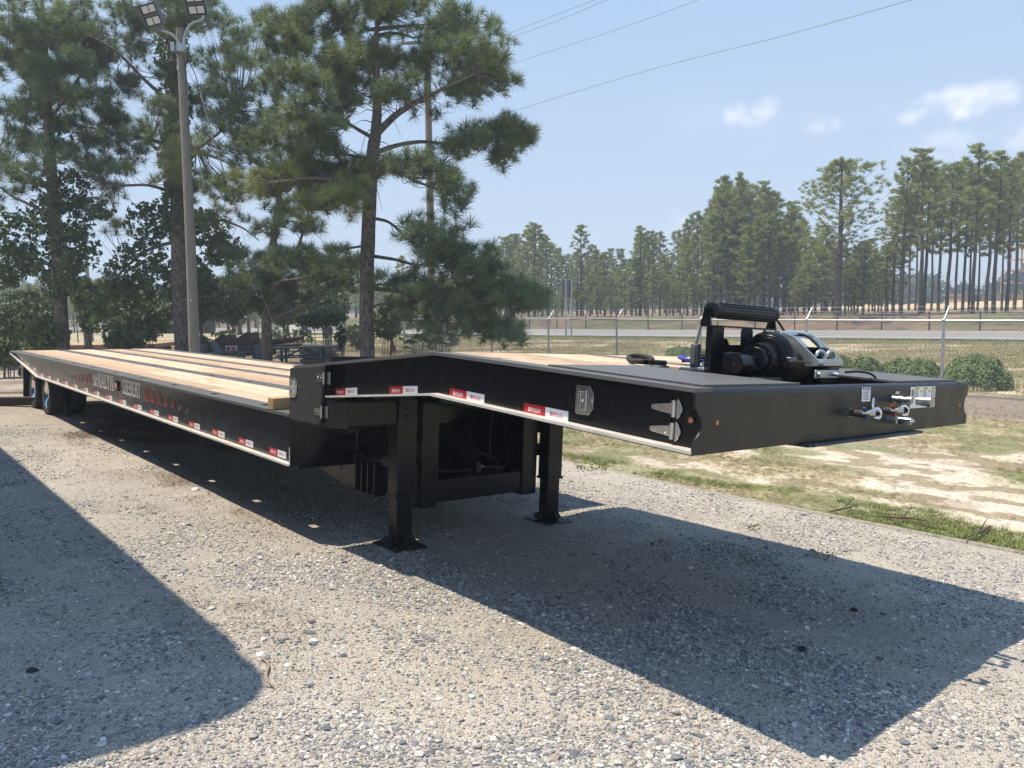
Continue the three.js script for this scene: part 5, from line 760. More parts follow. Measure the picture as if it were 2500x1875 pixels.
// ───────────────────────── fences, poles, wires ─────────────────────────
const galv = new THREE.MeshStandardMaterial({ color: lin(0.42, 0.44, 0.46), roughness: 0.45, metalness: 0.6, roughnessMap: dusty }), rusty = std(lin(0.13, 0.06, 0.035), 0.9), darkPost = std(lin(0.06, 0.05, 0.045), 0.9);
const wireMat = std(lin(0.36, 0.38, 0.39), 0.5, 0.5);
function mesh3(a, b, h, step, r) {                                 // chain link: two sets of slanting wires between two posts
  const L = a.distanceTo(b), d = b.clone().sub(a).multiplyScalar(1 / L), pos = [], n = V(-d.z, 0, d.x);
  const seg = (u0, y0, u1, y1, off) => { const p = a.clone().addScaledVector(d, u0).add(V(0, y0, 0)).addScaledVector(n, off), q = a.clone().addScaledVector(d, u1).add(V(0, y1, 0)).addScaledVector(n, off), t = q.clone().sub(p).normalize(), s = new THREE.Vector3().crossVectors(t, n).normalize(), c = [0, 1, 2].map((k) => s.clone().multiplyScalar(r * Math.cos(k * 2.094)).addScaledVector(n, r * Math.sin(k * 2.094))); for (let k = 0; k < 3; k++) { const c0 = c[k], c1 = c[(k + 1) % 3], v = [p.clone().add(c0), q.clone().add(c0), q.clone().add(c1), p.clone().add(c0), q.clone().add(c1), p.clone().add(c1)]; for (const w of v) pos.push(w.x, w.y, w.z); } };
  for (let u = -h; u < L; u += step) { const t0 = Math.max(0, -u), t1 = Math.min(h, L - u); if (t1 > t0) { seg(u + t0, t0, u + t1, t1, r); seg(u + t0, h - t0, u + t1, h - t1, -r); } }
  const g = new THREE.BufferGeometry(); g.setAttribute('position', new THREE.Float32BufferAttribute(pos, 3)); g.computeVertexNormals(); return g;
}
{
  const f = thing('chain_link_fence', 'galvanised chain-link fence with barbed wire arms between trailer and road', 'fence');
  const A = V(-4.509, 0, -32.629), Bq = V(12.685, 0, -11.167), P = (n) => { const t = n / 9, v = A.clone().lerp(Bq, t); return v; };
  const posts = []; for (let n = 0; n <= 12; n++) { const v = P(n); v.y = groundY(v.x, v.z); posts.push(v); }
  const dir = Bq.clone().sub(A).normalize(), out = V(dir.z, 0, -dir.x).multiplyScalar(-1); if (out.dot(d2h) < 0) out.multiplyScalar(-1);
  const H = 1.53, railY = (v) => v.y + H;
  posts.forEach((v, n) => {
    const end = n === 0, r = end ? 0.045 : 0.030, pg = [rod(v.clone().add(V(0, -0.1, 0)), V(v.x, railY(v) + (end ? 0.3 : 0.02), v.z), r, r, 12)];
    if (!end) pg.push(new THREE.SphereGeometry(0.04, 10, 8).translate(v.x, railY(v) + 0.01, v.z)); const post = part('post', pg, galv, f);
    if (!end) part('barb_arm', rod(V(v.x, railY(v), v.z), V(v.x, railY(v) + 0.3, v.z).addScaledVector(out, 0.25), 0.022, 0.018, 8), galv, post);
  });
  for (let n = 0; n < 12; n++) { const a = posts[n], b = posts[n + 1]; part('top_rail', rod(V(a.x, railY(a), a.z), V(b.x, railY(b), b.z), 0.022, 0.022, 10), galv, f);
    for (let k = 1; k <= 3; k++) { const o = out.clone().multiplyScalar(0.25 * k / 3), y = H + 0.1 * k, p = V(a.x, a.y + y, a.z).add(n ? o : V(0, 0, 0)), q = V(b.x, b.y + y, b.z).add(o); const st = [pipe([p, p.clone().lerp(q, 0.5).add(V(0, -0.02, 0)), q], 0.0035, 8, 4)]; for (let t = 0.04; t < 1; t += 0.045) { const c = p.clone().lerp(q, t); st.push(rod(c.clone().add(V(-0.012, -0.014, 0)), c.clone().add(V(0.012, 0.014, 0)), 0.002, 0.002, 3)); } part('barbed_wire', st, wireMat, f); }
    const m = part('wire_mesh', mesh3(V(a.x, a.y + 0.02, a.z), V(b.x, b.y + 0.02, b.z), H - 0.03, n < 3 ? 0.098 : 0.0755, 0.0024), wireMat, f); m.userData.kind = 'stuff'; }
}
{ // older, post and mesh fence across the back of the picnic yard
  const f = thing('chain_link_fence', 'older chain-link fence without top rail behind the picnic table, vines in it', 'fence'), pts = [[870, 765, 33], [742, 765, 33.5], [716, 765, 33.5], [560, 760, 34], [430, 760, 35], [300, 758, 36], [170, 758, 37], [40, 757, 38], [-80, 757, 39]].map(([x, y, d]) => { const p = dp(x, y, d); p.y = groundY(p.x, p.z); return p; });
  pts.forEach((v, i) => { if (i) part('post', rod(v.clone().add(V(0, -0.1, 0)), V(v.x, v.y + 1.75, v.z), 0.03, 0.03, 8), i === 2 ? rusty : galv, f); });
  for (let i = 0; i + 1 < pts.length; i++) { const m = part('wire_mesh', mesh3(pts[i], pts[i + 1], 1.7, 0.14, 0.0026), wireMat, f); m.userData.kind = 'stuff'; }
}
for (const [x, d, lab] of [[1062, 30, 'rusty brown steel post standing alone left of the round shrubs'], [846, 32, 'rusty post with vines just right of the tall pine trunk']]) { const p = dp(x, 760, d); p.y = groundY(p.x, p.z); scene.add(tag(shade(Object.assign(new THREE.Mesh(merge([rod(p.clone().add(V(0, -0.1, 0)), V(p.x, p.y + 1.35, p.z), 0.03, 0.03, 8), rod(V(p.x, p.y + 1.35, p.z), V(p.x, p.y + 1.37, p.z), 0.034, 0.02, 8)]), rusty), { name: numbered('steel_post') })), lab, 'post')); }
{ // wire fence on wooden posts at the foot of the far bank
  const f = thing('wire_fence', 'low wire fence on brown posts at the foot of the bank across the road', 'fence'), R = rng(91), ps = [];
  for (let u = -60; u < 60; u += 2.9) { const v = rp(u, 58.4, 0); v.y = groundY(v.x, v.z); ps.push(v); part('post', rod(v.clone().add(V(0, -0.1, 0)), V(v.x + 0.06 * (R() - 0.5), v.y + 1.25, v.z), 0.055, 0.05, 6), darkPost, f); }
  const w = []; for (const h of [0.4, 0.75, 1.1]) for (let i = 0; i + 1 < ps.length; i++) w.push(rod(ps[i].clone().add(V(0, h, 0)), ps[i + 1].clone().add(V(0, h, 0)), 0.006, 0.006, 3)); part('wire', w, wireMat, f);
}
const poleTex = dataTex(128, 1024, (i, j, c) => { const x = i / 128, y = j / 1024, g = fbm(x * 34, y * 6, 4, 0, 151), k = smooth(0.66, 0.72, fbm(x * 50, y * 3, 3, 0, 152)), v = 0.72 + 0.5 * g - 0.4 * k; c[0] = 0.23 * v; c[1] = 0.205 * v; c[2] = 0.165 * v; });
const poleMat = new THREE.MeshStandardMaterial({ map: poleTex, bumpMap: poleTex, bumpScale: 0.008, roughness: 0.9 });
let poleTop;
{
  const g = thing('light_pole', 'weathered wooden pole carrying two grey floodlights', 'light pole'), d = 21, p0 = dp(419, 765, d), p1 = dp(388.5, 62, d); p0.y = groundY(p0.x, p0.z) - 0.1; poleTop = p1;
  part('pole', taper([p0, p0.clone().lerp(p1, 0.5).add(V(0.03, 0, 0)), p1], [0.15, 0.128, 0.105], 20, 0.02), poleMat, g);
  part('pole_top', rod(p1.clone().add(V(0, -0.02, 0)), p1.clone().add(V(0, 0.005, 0)), 0.104, 0.095, 20), poleMat, g);
  const c0 = dp(389, 105, d - 0.15); part('mast_collar', [rod(c0.clone().add(V(0, -0.1, 0)), c0.clone().add(V(0, 0.1, 0)), 0.15, 0.15, 20), RB(c0.x - 0.18, c0.x - 0.08, c0.y - 0.12, c0.y + 0.12, c0.z, c0.z + 0.2, 0.01)], galv, g);
  part('mast_arm', pipe([dp(385, 110, d - 0.2), dp(386, 95, d - 0.2), dp(376, 78, d - 0.3), dp(360, 69, d - 0.35), dp(349, 66, d - 0.4)], 0.035, 24, 10), galv, g);
  part('mast_arm', pipe([dp(398, 108, d - 0.2), dp(398, 85, d - 0.2), dp(404, 64, d - 0.3), dp(416, 50, d - 0.35), dp(436, 42, d - 0.4), dp(440, 34, d - 0.4)], 0.035, 24, 10), galv, g);
  const ledGlass = std(lin(0.6, 0.62, 0.58), 0.25);
  const head = (x, y, ry, rz) => { const c = dp(x, y, d - 0.5), M = new THREE.Matrix4().makeRotationFromEuler(new THREE.Euler(0.45, ry, rz)).setPosition(c); const h = part('flood_light', [RB(-0.25, 0.25, -0.29, 0.29, -0.14, 0, 0.02), RB(-0.27, -0.25, -0.3, 0.3, -0.1, 0.05, 0.005), RB(0.25, 0.27, -0.3, 0.3, -0.1, 0.05, 0.005), ...[...Array(7)].map((_, i) => B(-0.24, 0.24, -0.26 + 0.085 * i, -0.245 + 0.085 * i, -0.19, -0.14)), RB(-0.06, 0.06, -0.42, -0.29, -0.12, -0.02, 0.01)].map((q) => q.applyMatrix4(M)), greyM, g);
    for (const v of [-0.145, 0.145]) { part('light_window', RB(-0.225, 0.225, v - 0.12, v + 0.12, 0.002, 0.02, 0.006).applyMatrix4(M), std(lin(0.02, 0.02, 0.022), 0.3), h); for (const u of [-0.105, 0.105]) part('light_window', RB(u - 0.09, u + 0.09, v - 0.085, v + 0.085, 0.018, 0.026, 0.006).applyMatrix4(M), ledGlass, h); } };
  head(327, 32, -0.2, 0.22); head(422, 8, 0.1, 0.04);
  part('conduit', [pipe([dp(396, 120, d - 0.2), dp(412, 200, d - 0.1), dp(430, 210, d - 0.1), dp(424, 168, d - 0.1), dp(402, 120, d - 0.15)], 0.012, 24, 6), pipe([dp(380, 120, d - 0.3), dp(372, 105, d - 0.3), dp(378, 92, d - 0.3)], 0.01, 14, 6)], darkPost, g);
  const gg = rod(dp(413, 420 / 1, d), dp(413.3, 424, d), 0.14, 0.14, 16); part('tag_plate', RB(-0.03, 0.03, -0.012, 0.012, -0.01, 0.01, 0.003).applyMatrix4(new THREE.Matrix4().setPosition(dp(413, 649, d - 0.16))), std(lin(0.6, 0.6, 0.5), 0.5), g);
  const w = shade(new THREE.Mesh(merge([pipe([dp(404, 150, d), dp(430, 200, d + 0.6), dp(462, 305, d + 1.6), dp(492, 395, d + 2.4), dp(560, 620, d + 3.6), dp(592, 700, d + 4.2)], 0.006, 40, 5), rod(dp(430, 190, d + 0.6), dp(462, 305, d + 1.6), 0.022, 0.022, 8), rod(dp(462, 305, d + 1.6), dp(490, 390, d + 2.3), 0.022, 0.022, 8)]), galv)); w.name = numbered('guy_wire'); scene.add(tag(w, 'guy wire with grey sleeve slanting down right of the floodlight pole', 'guy wire'));
}
let upTop;
{
  const g = thing('utility_pole', 'tan wooden utility pole standing behind the tall pine', 'utility pole'), d = 36, p0 = dp(935, 762, d), p1 = dp(922, 60, d); p0.y = groundY(p0.x, p0.z) - 0.1; upTop = p1;
  part('pole', taper([p0, p0.clone().lerp(p1, 0.5), p1], [0.21, 0.17, 0.14], 16, 0.02), new THREE.MeshStandardMaterial({ map: poleTex, color: lin(0.95, 0.85, 0.7), roughness: 0.9 }), g);
  const c = dp(922.5, 95, d); part('crossarm', RB(c.x - 1.2, c.x + 1.2, c.y - 0.06, c.y + 0.06, c.z + 0.1, c.z + 0.2, 0.01), poleMat, g);
  for (const u of [-1.1, -0.4, 0.5, 1.1]) part('insulator', rod(V(c.x + u, c.y + 0.06, c.z + 0.15), V(c.x + u, c.y + 0.22, c.z + 0.15), 0.04, 0.03, 8), std(lin(0.2, 0.2, 0.22), 0.3), g);
}
[['topmost of the four overhead wires leaving the tall pine', [920, 150, 36], [1070, 85, 28], [1180, 40, 24], [1288, -2, 20], [1420, -60, 16], .006], ['second overhead wire close under the topmost one', [920, 155, 36], [1070, 93, 28], [1190, 50, 24], [1310, 0, 20], [1440, -58, 16], .006], ['third overhead wire crossing the sky alone', [926, 205, 36], [1090, 143, 28], [1300, 75, 24], [1508, 0, 19], [1680, -70, 15], .006], ['lowest and longest overhead wire reaching far across the sky', [930, 300, 36], [1060, 256, 32], [1400, 152, 26], [1700, 75, 21], [2010, -12, 16], .008]].forEach(([lab, a, b, c, e, f, r]) => { const m = shade(new THREE.Mesh(pipe([a, b, c, e, f].map((v) => dp(...v)), r, 60, 5), std(lin(0.25, 0.25, 0.26), 0.6))); m.name = numbered('power_line'); scene.add(tag(m, lab, 'wire')); });
for (const [x, y0, y1, d, r, lab] of [[184, 520, 700, 55, 0.13, 'distant utility pole between the two left trunks'], [15, 640, 720, 60, 0.14, 'distant utility pole at the far left edge']]) { const p = dp(x, y0, d), g = thing('utility_pole', lab, 'utility pole'); const b = V(p.x, groundY(p.x, p.z) - 0.1, p.z); p.y = dp(x, x < 50 ? 575 : 470, d).y; part('pole', taper([b, b.clone().lerp(p, 0.5), p], [r, r * 0.9, r * 0.8], 8), poleMat, g); part('crossarm', RB(p.x - 0.9, p.x + 0.9, p.y - 0.6, p.y - 0.48, p.z, p.z + 0.1, 0.01), poleMat, g); }
[['thin wire dropping from the distant pole at the left edge', [15, 600, 60], [80, 640, 58], [180, 560, 55]], ['thin wire sagging between the left trunks', [184, 480, 55], [330, 640, 60], [420, 660, 62]]].forEach(([lab, ...p]) => { const m = shade(new THREE.Mesh(pipe(p.map((v) => dp(...v)), 0.018, 30, 4), std(lin(0.1, 0.1, 0.1), 0.7))); m.name = numbered('power_line'); scene.add(tag(m, lab, 'wire')); });
{ // back of a road sign
  const d = 50, c = dp(1225, 624, d), g = thing('road_sign', 'grey back of a road sign on two posts beside the road', 'road sign'), M = new THREE.Matrix4().makeRotationY(1.05).setPosition(c), k = d * K / F;
  part('sign_panel', RB(-0.55, 0.55, -20.5 * k, 20.5 * k, -0.02, 0.02, 0.01).applyMatrix4(M), std(lin(0.11, 0.115, 0.125), 0.6), g);
  part('sign_frame', [RB(-0.58, 0.58, -21.5 * k, -20 * k, -0.05, 0.03, 0.01), RB(-0.58, 0.58, 20 * k, 21.5 * k, -0.05, 0.03, 0.01), RB(-0.45, -0.35, -21 * k, 21 * k, 0.02, 0.07, 0.01), RB(0.35, 0.45, -21 * k, 21 * k, 0.02, 0.07, 0.01)].map((q) => q.applyMatrix4(M)), galv, g);
  for (const u of [-0.4, 0.4]) { const p = V(u, 0, 0.09).applyMatrix4(M); part('post', rod(V(p.x, groundY(p.x, p.z) - 0.2, p.z), V(p.x, c.y + 0.6, p.z), 0.06, 0.06, 8), galv, g); }
}
// ───────────────────────── the picnic yard ─────────────────────────
const put = (x, y, d) => { const p = dp(x, y, d); p.y = groundY(p.x, p.z); return p; };
const chairM = std(lin(0.075, 0.085, 0.10), 0.55);
function lounge(label, p, turn, first) {
  const g = first ? first.clone() : new THREE.Group(); g.name = numbered('lounge_chair'); scene.add(g); tag(g, label, 'chair', 'grey slatted lounge chairs in the picnic yard'); g.position.copy(p); g.rotation.y = turn; if (first) return g;
  const back = new THREE.Matrix4().makeRotationX(-0.42).setPosition(0, 0.32, -0.18), hs = [0.56, 0.66, 0.72, 0.75, 0.72, 0.66, 0.56];
  hs.forEach((h, i) => part('back_slat', RB(-0.29 + i * 0.083, -0.215 + i * 0.083, 0, h, -0.012, 0.012, 0.01).applyMatrix4(back), chairM, g));
  for (const y of [0.12, 0.45]) part('back_rail', RB(-0.3, 0.3, y, y + 0.07, -0.04, -0.013, 0.008).applyMatrix4(back), chairM, g);
  const seat = new THREE.Matrix4().makeRotationX(0.24).setPosition(0, 0.33, -0.18); for (let i = 0; i < 6; i++) part('seat_slat', RB(-0.29, 0.29, -0.012, 0.012, i * 0.092, i * 0.092 + 0.082, 0.008).applyMatrix4(seat), chairM, g);
  for (const s of [-1, 1]) { part('arm', RB(s * 0.36 - 0.075, s * 0.36 + 0.075, 0.55, 0.578, -0.32, 0.42, 0.012), chairM, g); part('leg', [RB(s * 0.33 - 0.02, s * 0.33 + 0.02, 0, 0.55, 0.26, 0.36, 0.008)], chairM, g); part('leg', [extr([[-0.4, 0.0], [-0.5, 0.0], [0.28, 0.34], [0.34, 0.28]].map(([a, b]) => [a, b]), s * 0.3 - 0.015, s * 0.3 + 0.015).rotateY(0).applyMatrix4(new THREE.Matrix4().set(0, 0, 1, 0, 0, 1, 0, 0, 1, 0, 0, 0, 0, 0, 0, 1)), RB(s * 0.33 - 0.02, s * 0.33 + 0.02, 0.3, 0.56, -0.30, -0.24, 0.008)], chairM, g); }
  return g;
}
const ch = lounge('grey slatted lounge chair just right of the floodlight pole', put(452, 770, 26.2), 1.25);
lounge('grey slatted lounge chair second from the floodlight pole, turned to the right', put(490, 772, 26.8), 1.5, ch);
lounge('grey slatted lounge chair under the small dark pine, facing the trailer', put(556, 775, 26.6), -0.25, ch);
lounge('grey slatted lounge chair at the left between the two trunks', put(222, 765, 29), 1.9, ch);
{
  const d = 26, g = thing('picnic_table', 'dark green metal framed picnic table behind the trailer', 'picnic table', null, put(655, 775, d)), M = std(lin(0.016, 0.05, 0.055), 0.5); g.rotation.y = 0.12;
  for (let i = 0; i < 5; i++) part('top_board', RB(-0.95, 0.95, 0.72, 0.76, -0.37 + i * 0.15, -0.23 + i * 0.15, 0.008), M, g);
  for (const z of [-0.72, 0.58]) for (let i = 0; i < 2; i++) part('bench_board', RB(-1.0, 1.0, 0.43, 0.465, z + i * 0.13, z + i * 0.13 + 0.12, 0.008), M, g);
  for (const x of [-0.62, 0.62]) for (const z of [-0.42, 0.42]) part('leg', RB(x - 0.04, x + 0.04, 0, 0.72, z - 0.04, z + 0.04, 0.01), M, g);
  for (const x of [-0.62, 0.62]) part('frame_bar', RB(x - 0.03, x + 0.03, 0.37, 0.43, -0.75, 0.75, 0.01), M, g);
  for (const z of [-0.3, 0.3]) part('brace', [rod(V(-0.6, 0.42, z), V(0, 0.72, z), 0.02, 0.02, 8), rod(V(0.6, 0.42, z), V(0, 0.72, z), 0.02, 0.02, 8)], M, g);
}
{ // rusty parts and a low trailer parked behind the chairs
  const p = put(520, 760, 29), rustT = dataTex(256, 256, (i, j, c) => { const n = fbm(i / 32, j / 32, 5, 8, 161), v = 0.6 + 0.7 * n; c[0] = 0.09 * v; c[1] = 0.048 * v * (0.8 + 0.4 * n); c[2] = 0.035 * v; }), RM = new THREE.MeshStandardMaterial({ map: rustT, roughness: 0.95 });
  const g = thing('implement_trailer', 'low rusty trailer with round red tail lamps behind the lounge chairs', 'trailer', null, p); g.rotation.y = -0.15;
  part('deck', uvBox(RB(-1.6, 1.9, 0.55, 0.7, -1, 1, 0.02)), RM, g); part('chassis', uvBox(RB(-1.5, 1.8, 0.38, 0.55, 0.8, 0.95, 0.02)), RM, g);
  const lp = part('lamp_panel', RB(-0.05, 0.42, 0.5, 0.72, 1.0, 1.03, 0.02), std(lin(0.5, 0.5, 0.5), 0.5), g); for (const x of [0.08, 0.28]) part('tail_lamp', rod(V(x, 0.61, 1.03), V(x, 0.61, 1.06), 0.075, 0.07, 16), std(lin(0.3, 0.02, 0.01), 0.3), lp);
  for (const x of [-1, 1.3]) { const w = part('wheel', new THREE.CylinderGeometry(0.33, 0.33, 0.25, 24).rotateX(Math.PI / 2).translate(x, 0.33, 0.9), rubber, g); }
  for (const [x, k, lab, c] of [[-0.6, 0.62, 'tilted rusty steel loading ramp, left of two', 0], [0.25, 0.75, 'tilted rusty steel loading ramp, larger one at right', 1]]) { const t = thing('loading_ramp', lab, 'ramp', null, p.clone().add(V(x, 0.7, 0.1))); part('plate', uvBox(extr([[-0.75 * k, 0], [0.55 * k, 0], [0.42 * k, 0.6 * k], [0.3 * k, 0.62 * k]], -0.5, 0.5)), RM, t); for (const z of [-0.5, 0.47]) part('side_rail', uvBox(extr([[-0.8 * k, 0], [-0.75 * k, 0.05], [0.3 * k, 0.66 * k], [0.38 * k, 0.62 * k]], z, z + 0.03)), RM, t); }
  const log = thing('log', 'rust brown timber lying on the low trailer at right', 'timber', null, p.clone().add(V(1.35, 0.78, 0.3))); part('log_body', taper([V(-0.8, 0, 0), V(0.3, 0.05, 0), V(1.1, 0.18, 0)], [0.09, 0.11, 0.07], 10, 0.12, 4), RM, log);
  // stacked brown boards on a rack at the left
  const q = put(120, 765, 32), st = thing('flat_trailer', 'low flat trailer with faded pinkish wooden deck behind the left trunks', 'trailer', null, q); part('deck', uvBox(RB(-2.2, 4.6, 0.55, 0.72, -1.1, 1.1, 0.02)), new THREE.MeshStandardMaterial({ map: woodTex[1], color: lin(0.85, 0.7, 0.65), roughness: 0.9 }), st); part('chassis', RB(-2, 4.4, 0.38, 0.55, -0.9, 0.9, 0.02), rusty, st); for (const x of [-1.2, 3.2]) part('wheel', new THREE.CylinderGeometry(0.35, 0.35, 0.25, 24).rotateX(Math.PI / 2).translate(x, 0.33, 1.0), rubber, st);
}
{ // service truck with a grey canopy and amber beacon, and a white van on the road
  const p = put(362, 760, 44), g = thing('service_truck', 'grey bodied service truck with amber beacon bar behind the ivy pine', 'truck', null, p), gm = std(lin(0.22, 0.24, 0.26), 0.5), dk = std(lin(0.03, 0.032, 0.035), 0.6);
  part('body', RB(-2.2, 2.4, 0.8, 2.0, -1.1, 1.1, 0.08), dk, g); part('canopy', extr([[-1.9, 2.0], [2.3, 2.0], [1.8, 2.65], [-1.4, 2.72]], -1.1, 1.1, [], 0.04), gm, g); part('side_panel', RB(-1.4, 1.0, 1.3, 2.0, 1.1, 1.14, 0.02), gm, g); part('beacon_bar', RB(-0.35, 0.5, 2.72, 2.9, -0.2, 0.2, 0.04), std(lin(0.6, 0.36, 0.02), 0.3), g); for (const x of [-1.4, 1.5]) part('wheel', new THREE.CylinderGeometry(0.45, 0.45, 0.3, 24).rotateX(Math.PI / 2).translate(x, 0.45, 1.0), rubber, g);
  const q = dp(672, 716, 57), v = thing('van', 'white van on the road behind the picnic table', 'van', null, V(q.x, groundY(q.x, q.z) + 0.1, q.z)), wm = std(lin(0.72, 0.72, 0.72), 0.3); v.rotation.y = 0.6;
  part('body', extr([[-1.3, 0.4], [1.5, 0.4], [1.6, 1.0], [1.1, 1.2], [0.7, 1.75], [-1.2, 1.8], [-1.35, 1.6]], -0.85, 0.85, [], 0.06), wm, v); part('window', RB(-0.9, 0.5, 1.2, 1.6, 0.85, 0.87, 0.02), std(lin(0.03, 0.035, 0.04), 0.1), v); part('windscreen', extr([[1.12, 1.2], [0.75, 1.7], [0.77, 1.7], [1.14, 1.2]], -0.75, 0.75), std(lin(0.03, 0.035, 0.04), 0.1), v); for (const x of [-0.8, 1.0]) part('wheel', new THREE.CylinderGeometry(0.34, 0.34, 0.2, 20).rotateX(Math.PI / 2).translate(x, 0.34, 0.8), rubber, v);
}
{ // stack of weathered pallets behind the table
  const p = put(690, 765, 27.2), M = new THREE.MeshStandardMaterial({ map: woodTex[0], color: lin(0.75, 0.82, 0.95), roughness: 0.9 });
  for (let k = 0; k < 5; k++) { const g = thing('pallet', ['bottom weathered pallet of the stack behind the picnic table', 'second pallet from the ground in the stack behind the picnic table', 'middle pallet of the stack behind the picnic table', 'second pallet from the top of the stack behind the picnic table', 'topmost weathered pallet of the stack behind the picnic table'][k], 'pallet', 'pallets stacked behind the picnic table', p.clone().add(V(0, 0.15 * k, 0))); g.rotation.y = 0.1 + 0.06 * Math.sin(k * 3); for (const z of [-0.5, 0, 0.45]) part('bearer', uvBox(B(-0.6, 0.6, 0.022, 0.11, z, z + 0.05)), M, g); for (let i = 0; i < 6; i++) part('slat', uvBox(B(-0.6 + i * 0.21, -0.46 + i * 0.21, 0.11, 0.132, -0.52, 0.52)), M, g); }
}
// hedge, vines and undergrowth
const vineGreen = (t) => (R) => leafGreen(R, t * R() * 1.5);
[['leafy vine thicket on the fence at the far left edge', 40, 700, 30, 80, 52, 900, .35], ['bright leafed bush under the leftmost large pine', 95, 725, 26, 55, 34, 600, .8], ['vine bush between the left trunks and the floodlight pole', 300, 690, 30, 70, 50, 800, .45], ['low bush behind the left lounge chair', 270, 735, 27, 45, 22, 300, .6], ['vine hanging over the fence behind the picnic table', 690, 690, 29, 60, 16, 420, .2], ['vine on the fence between pine trunk and rusty post', 835, 700, 30, 30, 34, 300, .6], ['bright green sapling beside the utility pole', 905, 690, 36, 50, 24, 380, 1], ['climbing vine on the fence post left of the tall pine', 735, 730, 30, 10, 32, 90, .3], ['dry vine tangle on the fence behind the chairs', 620, 730, 33, 60, 22, 160, .2], ['dark vine bush at the left of the flat trailer', 15, 760, 24, 50, 30, 350, .4]].forEach(([lab, x, y, d, rw, rh, n, t], i) => {
  const p = put(x, y, d), k = d * K / F, yc = dp(x, y, d).y; const R = rng(700 + i), g = thing('vine_bush', lab, 'bush', null, p), list = [], st = [];
  for (let j = 0; j < n; j++) { const v = inBall(R); list.push([V(v.x * rw * k, Math.max(0.02, yc - p.y + v.y * rh * k), v.z * Math.min(1, rw * k * 0.6)), V(R() - 0.5, 0.6 - R(), R() - 0.2).normalize(), 0.09 + 0.09 * R(), vineGreen(t)(R)]); }
  for (let j = 0; j < 6; j++) { const a = (R() - 0.5) * rw * k; st.push(taper([V(a, -0.05, 0), V(a + 0.1, (yc - p.y) * 0.5 + 0.1, 0.1), V(a * 1.2 + 0.2 * (R() - 0.5), yc - p.y + 0.2, 0)], [0.02, 0.014, 0.006], 5)); }
  part('stems', st, bark, g); crownMesh('foliage', sprayGeo, leafMat, list, g);
});
{ // broadleaf understorey behind the picnic yard: small trees and bushes, each with stem and leaves
  const L = [['dark understorey tree behind the ivy covered pine', 425, 640, 34, 62, 58, 1500, .15], ['broad understorey tree right of the floodlight pole', 500, 650, 36, 60, 50, 1300, .2], ['understorey tree behind the small dark pine', 610, 660, 38, 60, 40, 1100, .25], ['pale understorey tree left of the tall pine trunk', 700, 655, 42, 56, 44, 1000, .5], ['understorey tree between the left trunks', 250, 655, 34, 50, 50, 1000, .35], ['understorey tree at the left edge above the vine thicket', 60, 665, 36, 60, 36, 900, .3], ['understorey tree hiding the service truck', 330, 660, 38, 55, 40, 900, .3], ['low understorey bush right of the tall pine trunk', 845, 690, 35, 40, 34, 500, .6], ['low bush line behind the lounge chairs', 470, 735, 33, 60, 18, 450, .25], ['low bush under the pale understorey tree', 770, 725, 37, 36, 20, 320, .5]];
  L.forEach(([lab, x, y, d, rw, rh, n, t], i) => { const R = rng(760 + i), p = put(x, y, d), k = d * K / F, yc = dp(x, y, d).y - p.y, g = thing('understorey_tree', lab, 'tree', null, p), l = []; for (let j = 0; j < n; j++) { const v = inBall(R), q = V(v.x * rw * k, Math.max(0.05, yc + v.y * rh * k), v.z * Math.min(1.6, rw * k)); if (vnoise(q.x * 1.7 + q.z, q.y * 1.7, 0, i) < 0.4) continue; l.push([q, V(R() - 0.5, 0.5 - R(), R() - 0.4).normalize(), 0.14 + 0.12 * R(), leafGreen(R, t * R() * 1.6)]); } const st = []; for (let j = 0; j < 5; j++) { const a = (R() - 0.5) * rw * k; st.push(taper([V(0.05 * j, -0.1, 0), V(0.3 * a, yc * 0.5, 0), V(a, yc + 0.3 * R(), 0.3 * (R() - 0.5))], [0.05, 0.03, 0.01], 6)); } part('trunk', st, bark, g); crownMesh('crown', sprayGeo, leafMat, l, g); });
}
{ // fan palms at the fence corner
  [['dense fan palm clump around the foot of the utility pole', 960, 31, 26, 0.95], ['darker fan palm clump at the fence corner post', 905, 31.5, 22, 0.8]].forEach(([lab, x, d, n, k], q) => {
    const p = put(x, 768, d), g = thing('palmetto', lab, 'palm', null, p), R = rng(800 + q), fr = [], st = [];
    for (let i = 0; i < n; i++) { const a = R() * 6.28, el = 0.5 + 0.8 * R(), L = (0.7 + 0.6 * R()) * k, o = V(Math.cos(a) * Math.cos(el), Math.sin(el), Math.sin(a) * Math.cos(el)), e = o.clone().multiplyScalar(L); st.push(rod(V(0.15 * Math.cos(a), 0, 0.15 * Math.sin(a)), e, 0.012, 0.007, 5)); const s = new THREE.Vector3().crossVectors(o, UPQ).normalize(), pos = []; for (let j = -6; j <= 6; j++) { const b = j * 0.21, t = o.clone().multiplyScalar(Math.cos(b)).addScaledVector(s, Math.sin(b)), w = s.clone().multiplyScalar(Math.cos(b) * 0.028).addScaledVector(o, -Math.sin(b) * 0.028), l = 0.55 * k * (1 - 0.25 * Math.abs(j) / 6), m = e.clone().addScaledVector(t, l * 0.5), tip = e.clone().addScaledVector(t, l).add(V(0, -0.08, 0)); for (const v of [e, m.clone().sub(w), m.clone().add(w), m.clone().sub(w), tip, m.clone().add(w)]) pos.push(v.x, v.y, v.z); } const ge = new THREE.BufferGeometry(); ge.setAttribute('position', new THREE.Float32BufferAttribute(pos, 3)); ge.computeVertexNormals(); fr.push(ge); }
    part('stalks', st, std(lin(0.1, 0.11, 0.04), 0.8), g); const c = part('fronds', fr, std(lin(0.085, 0.115, 0.055), 0.6, 0, { side: THREE.DoubleSide }), g); c.userData.kind = 'stuff';
  });
}
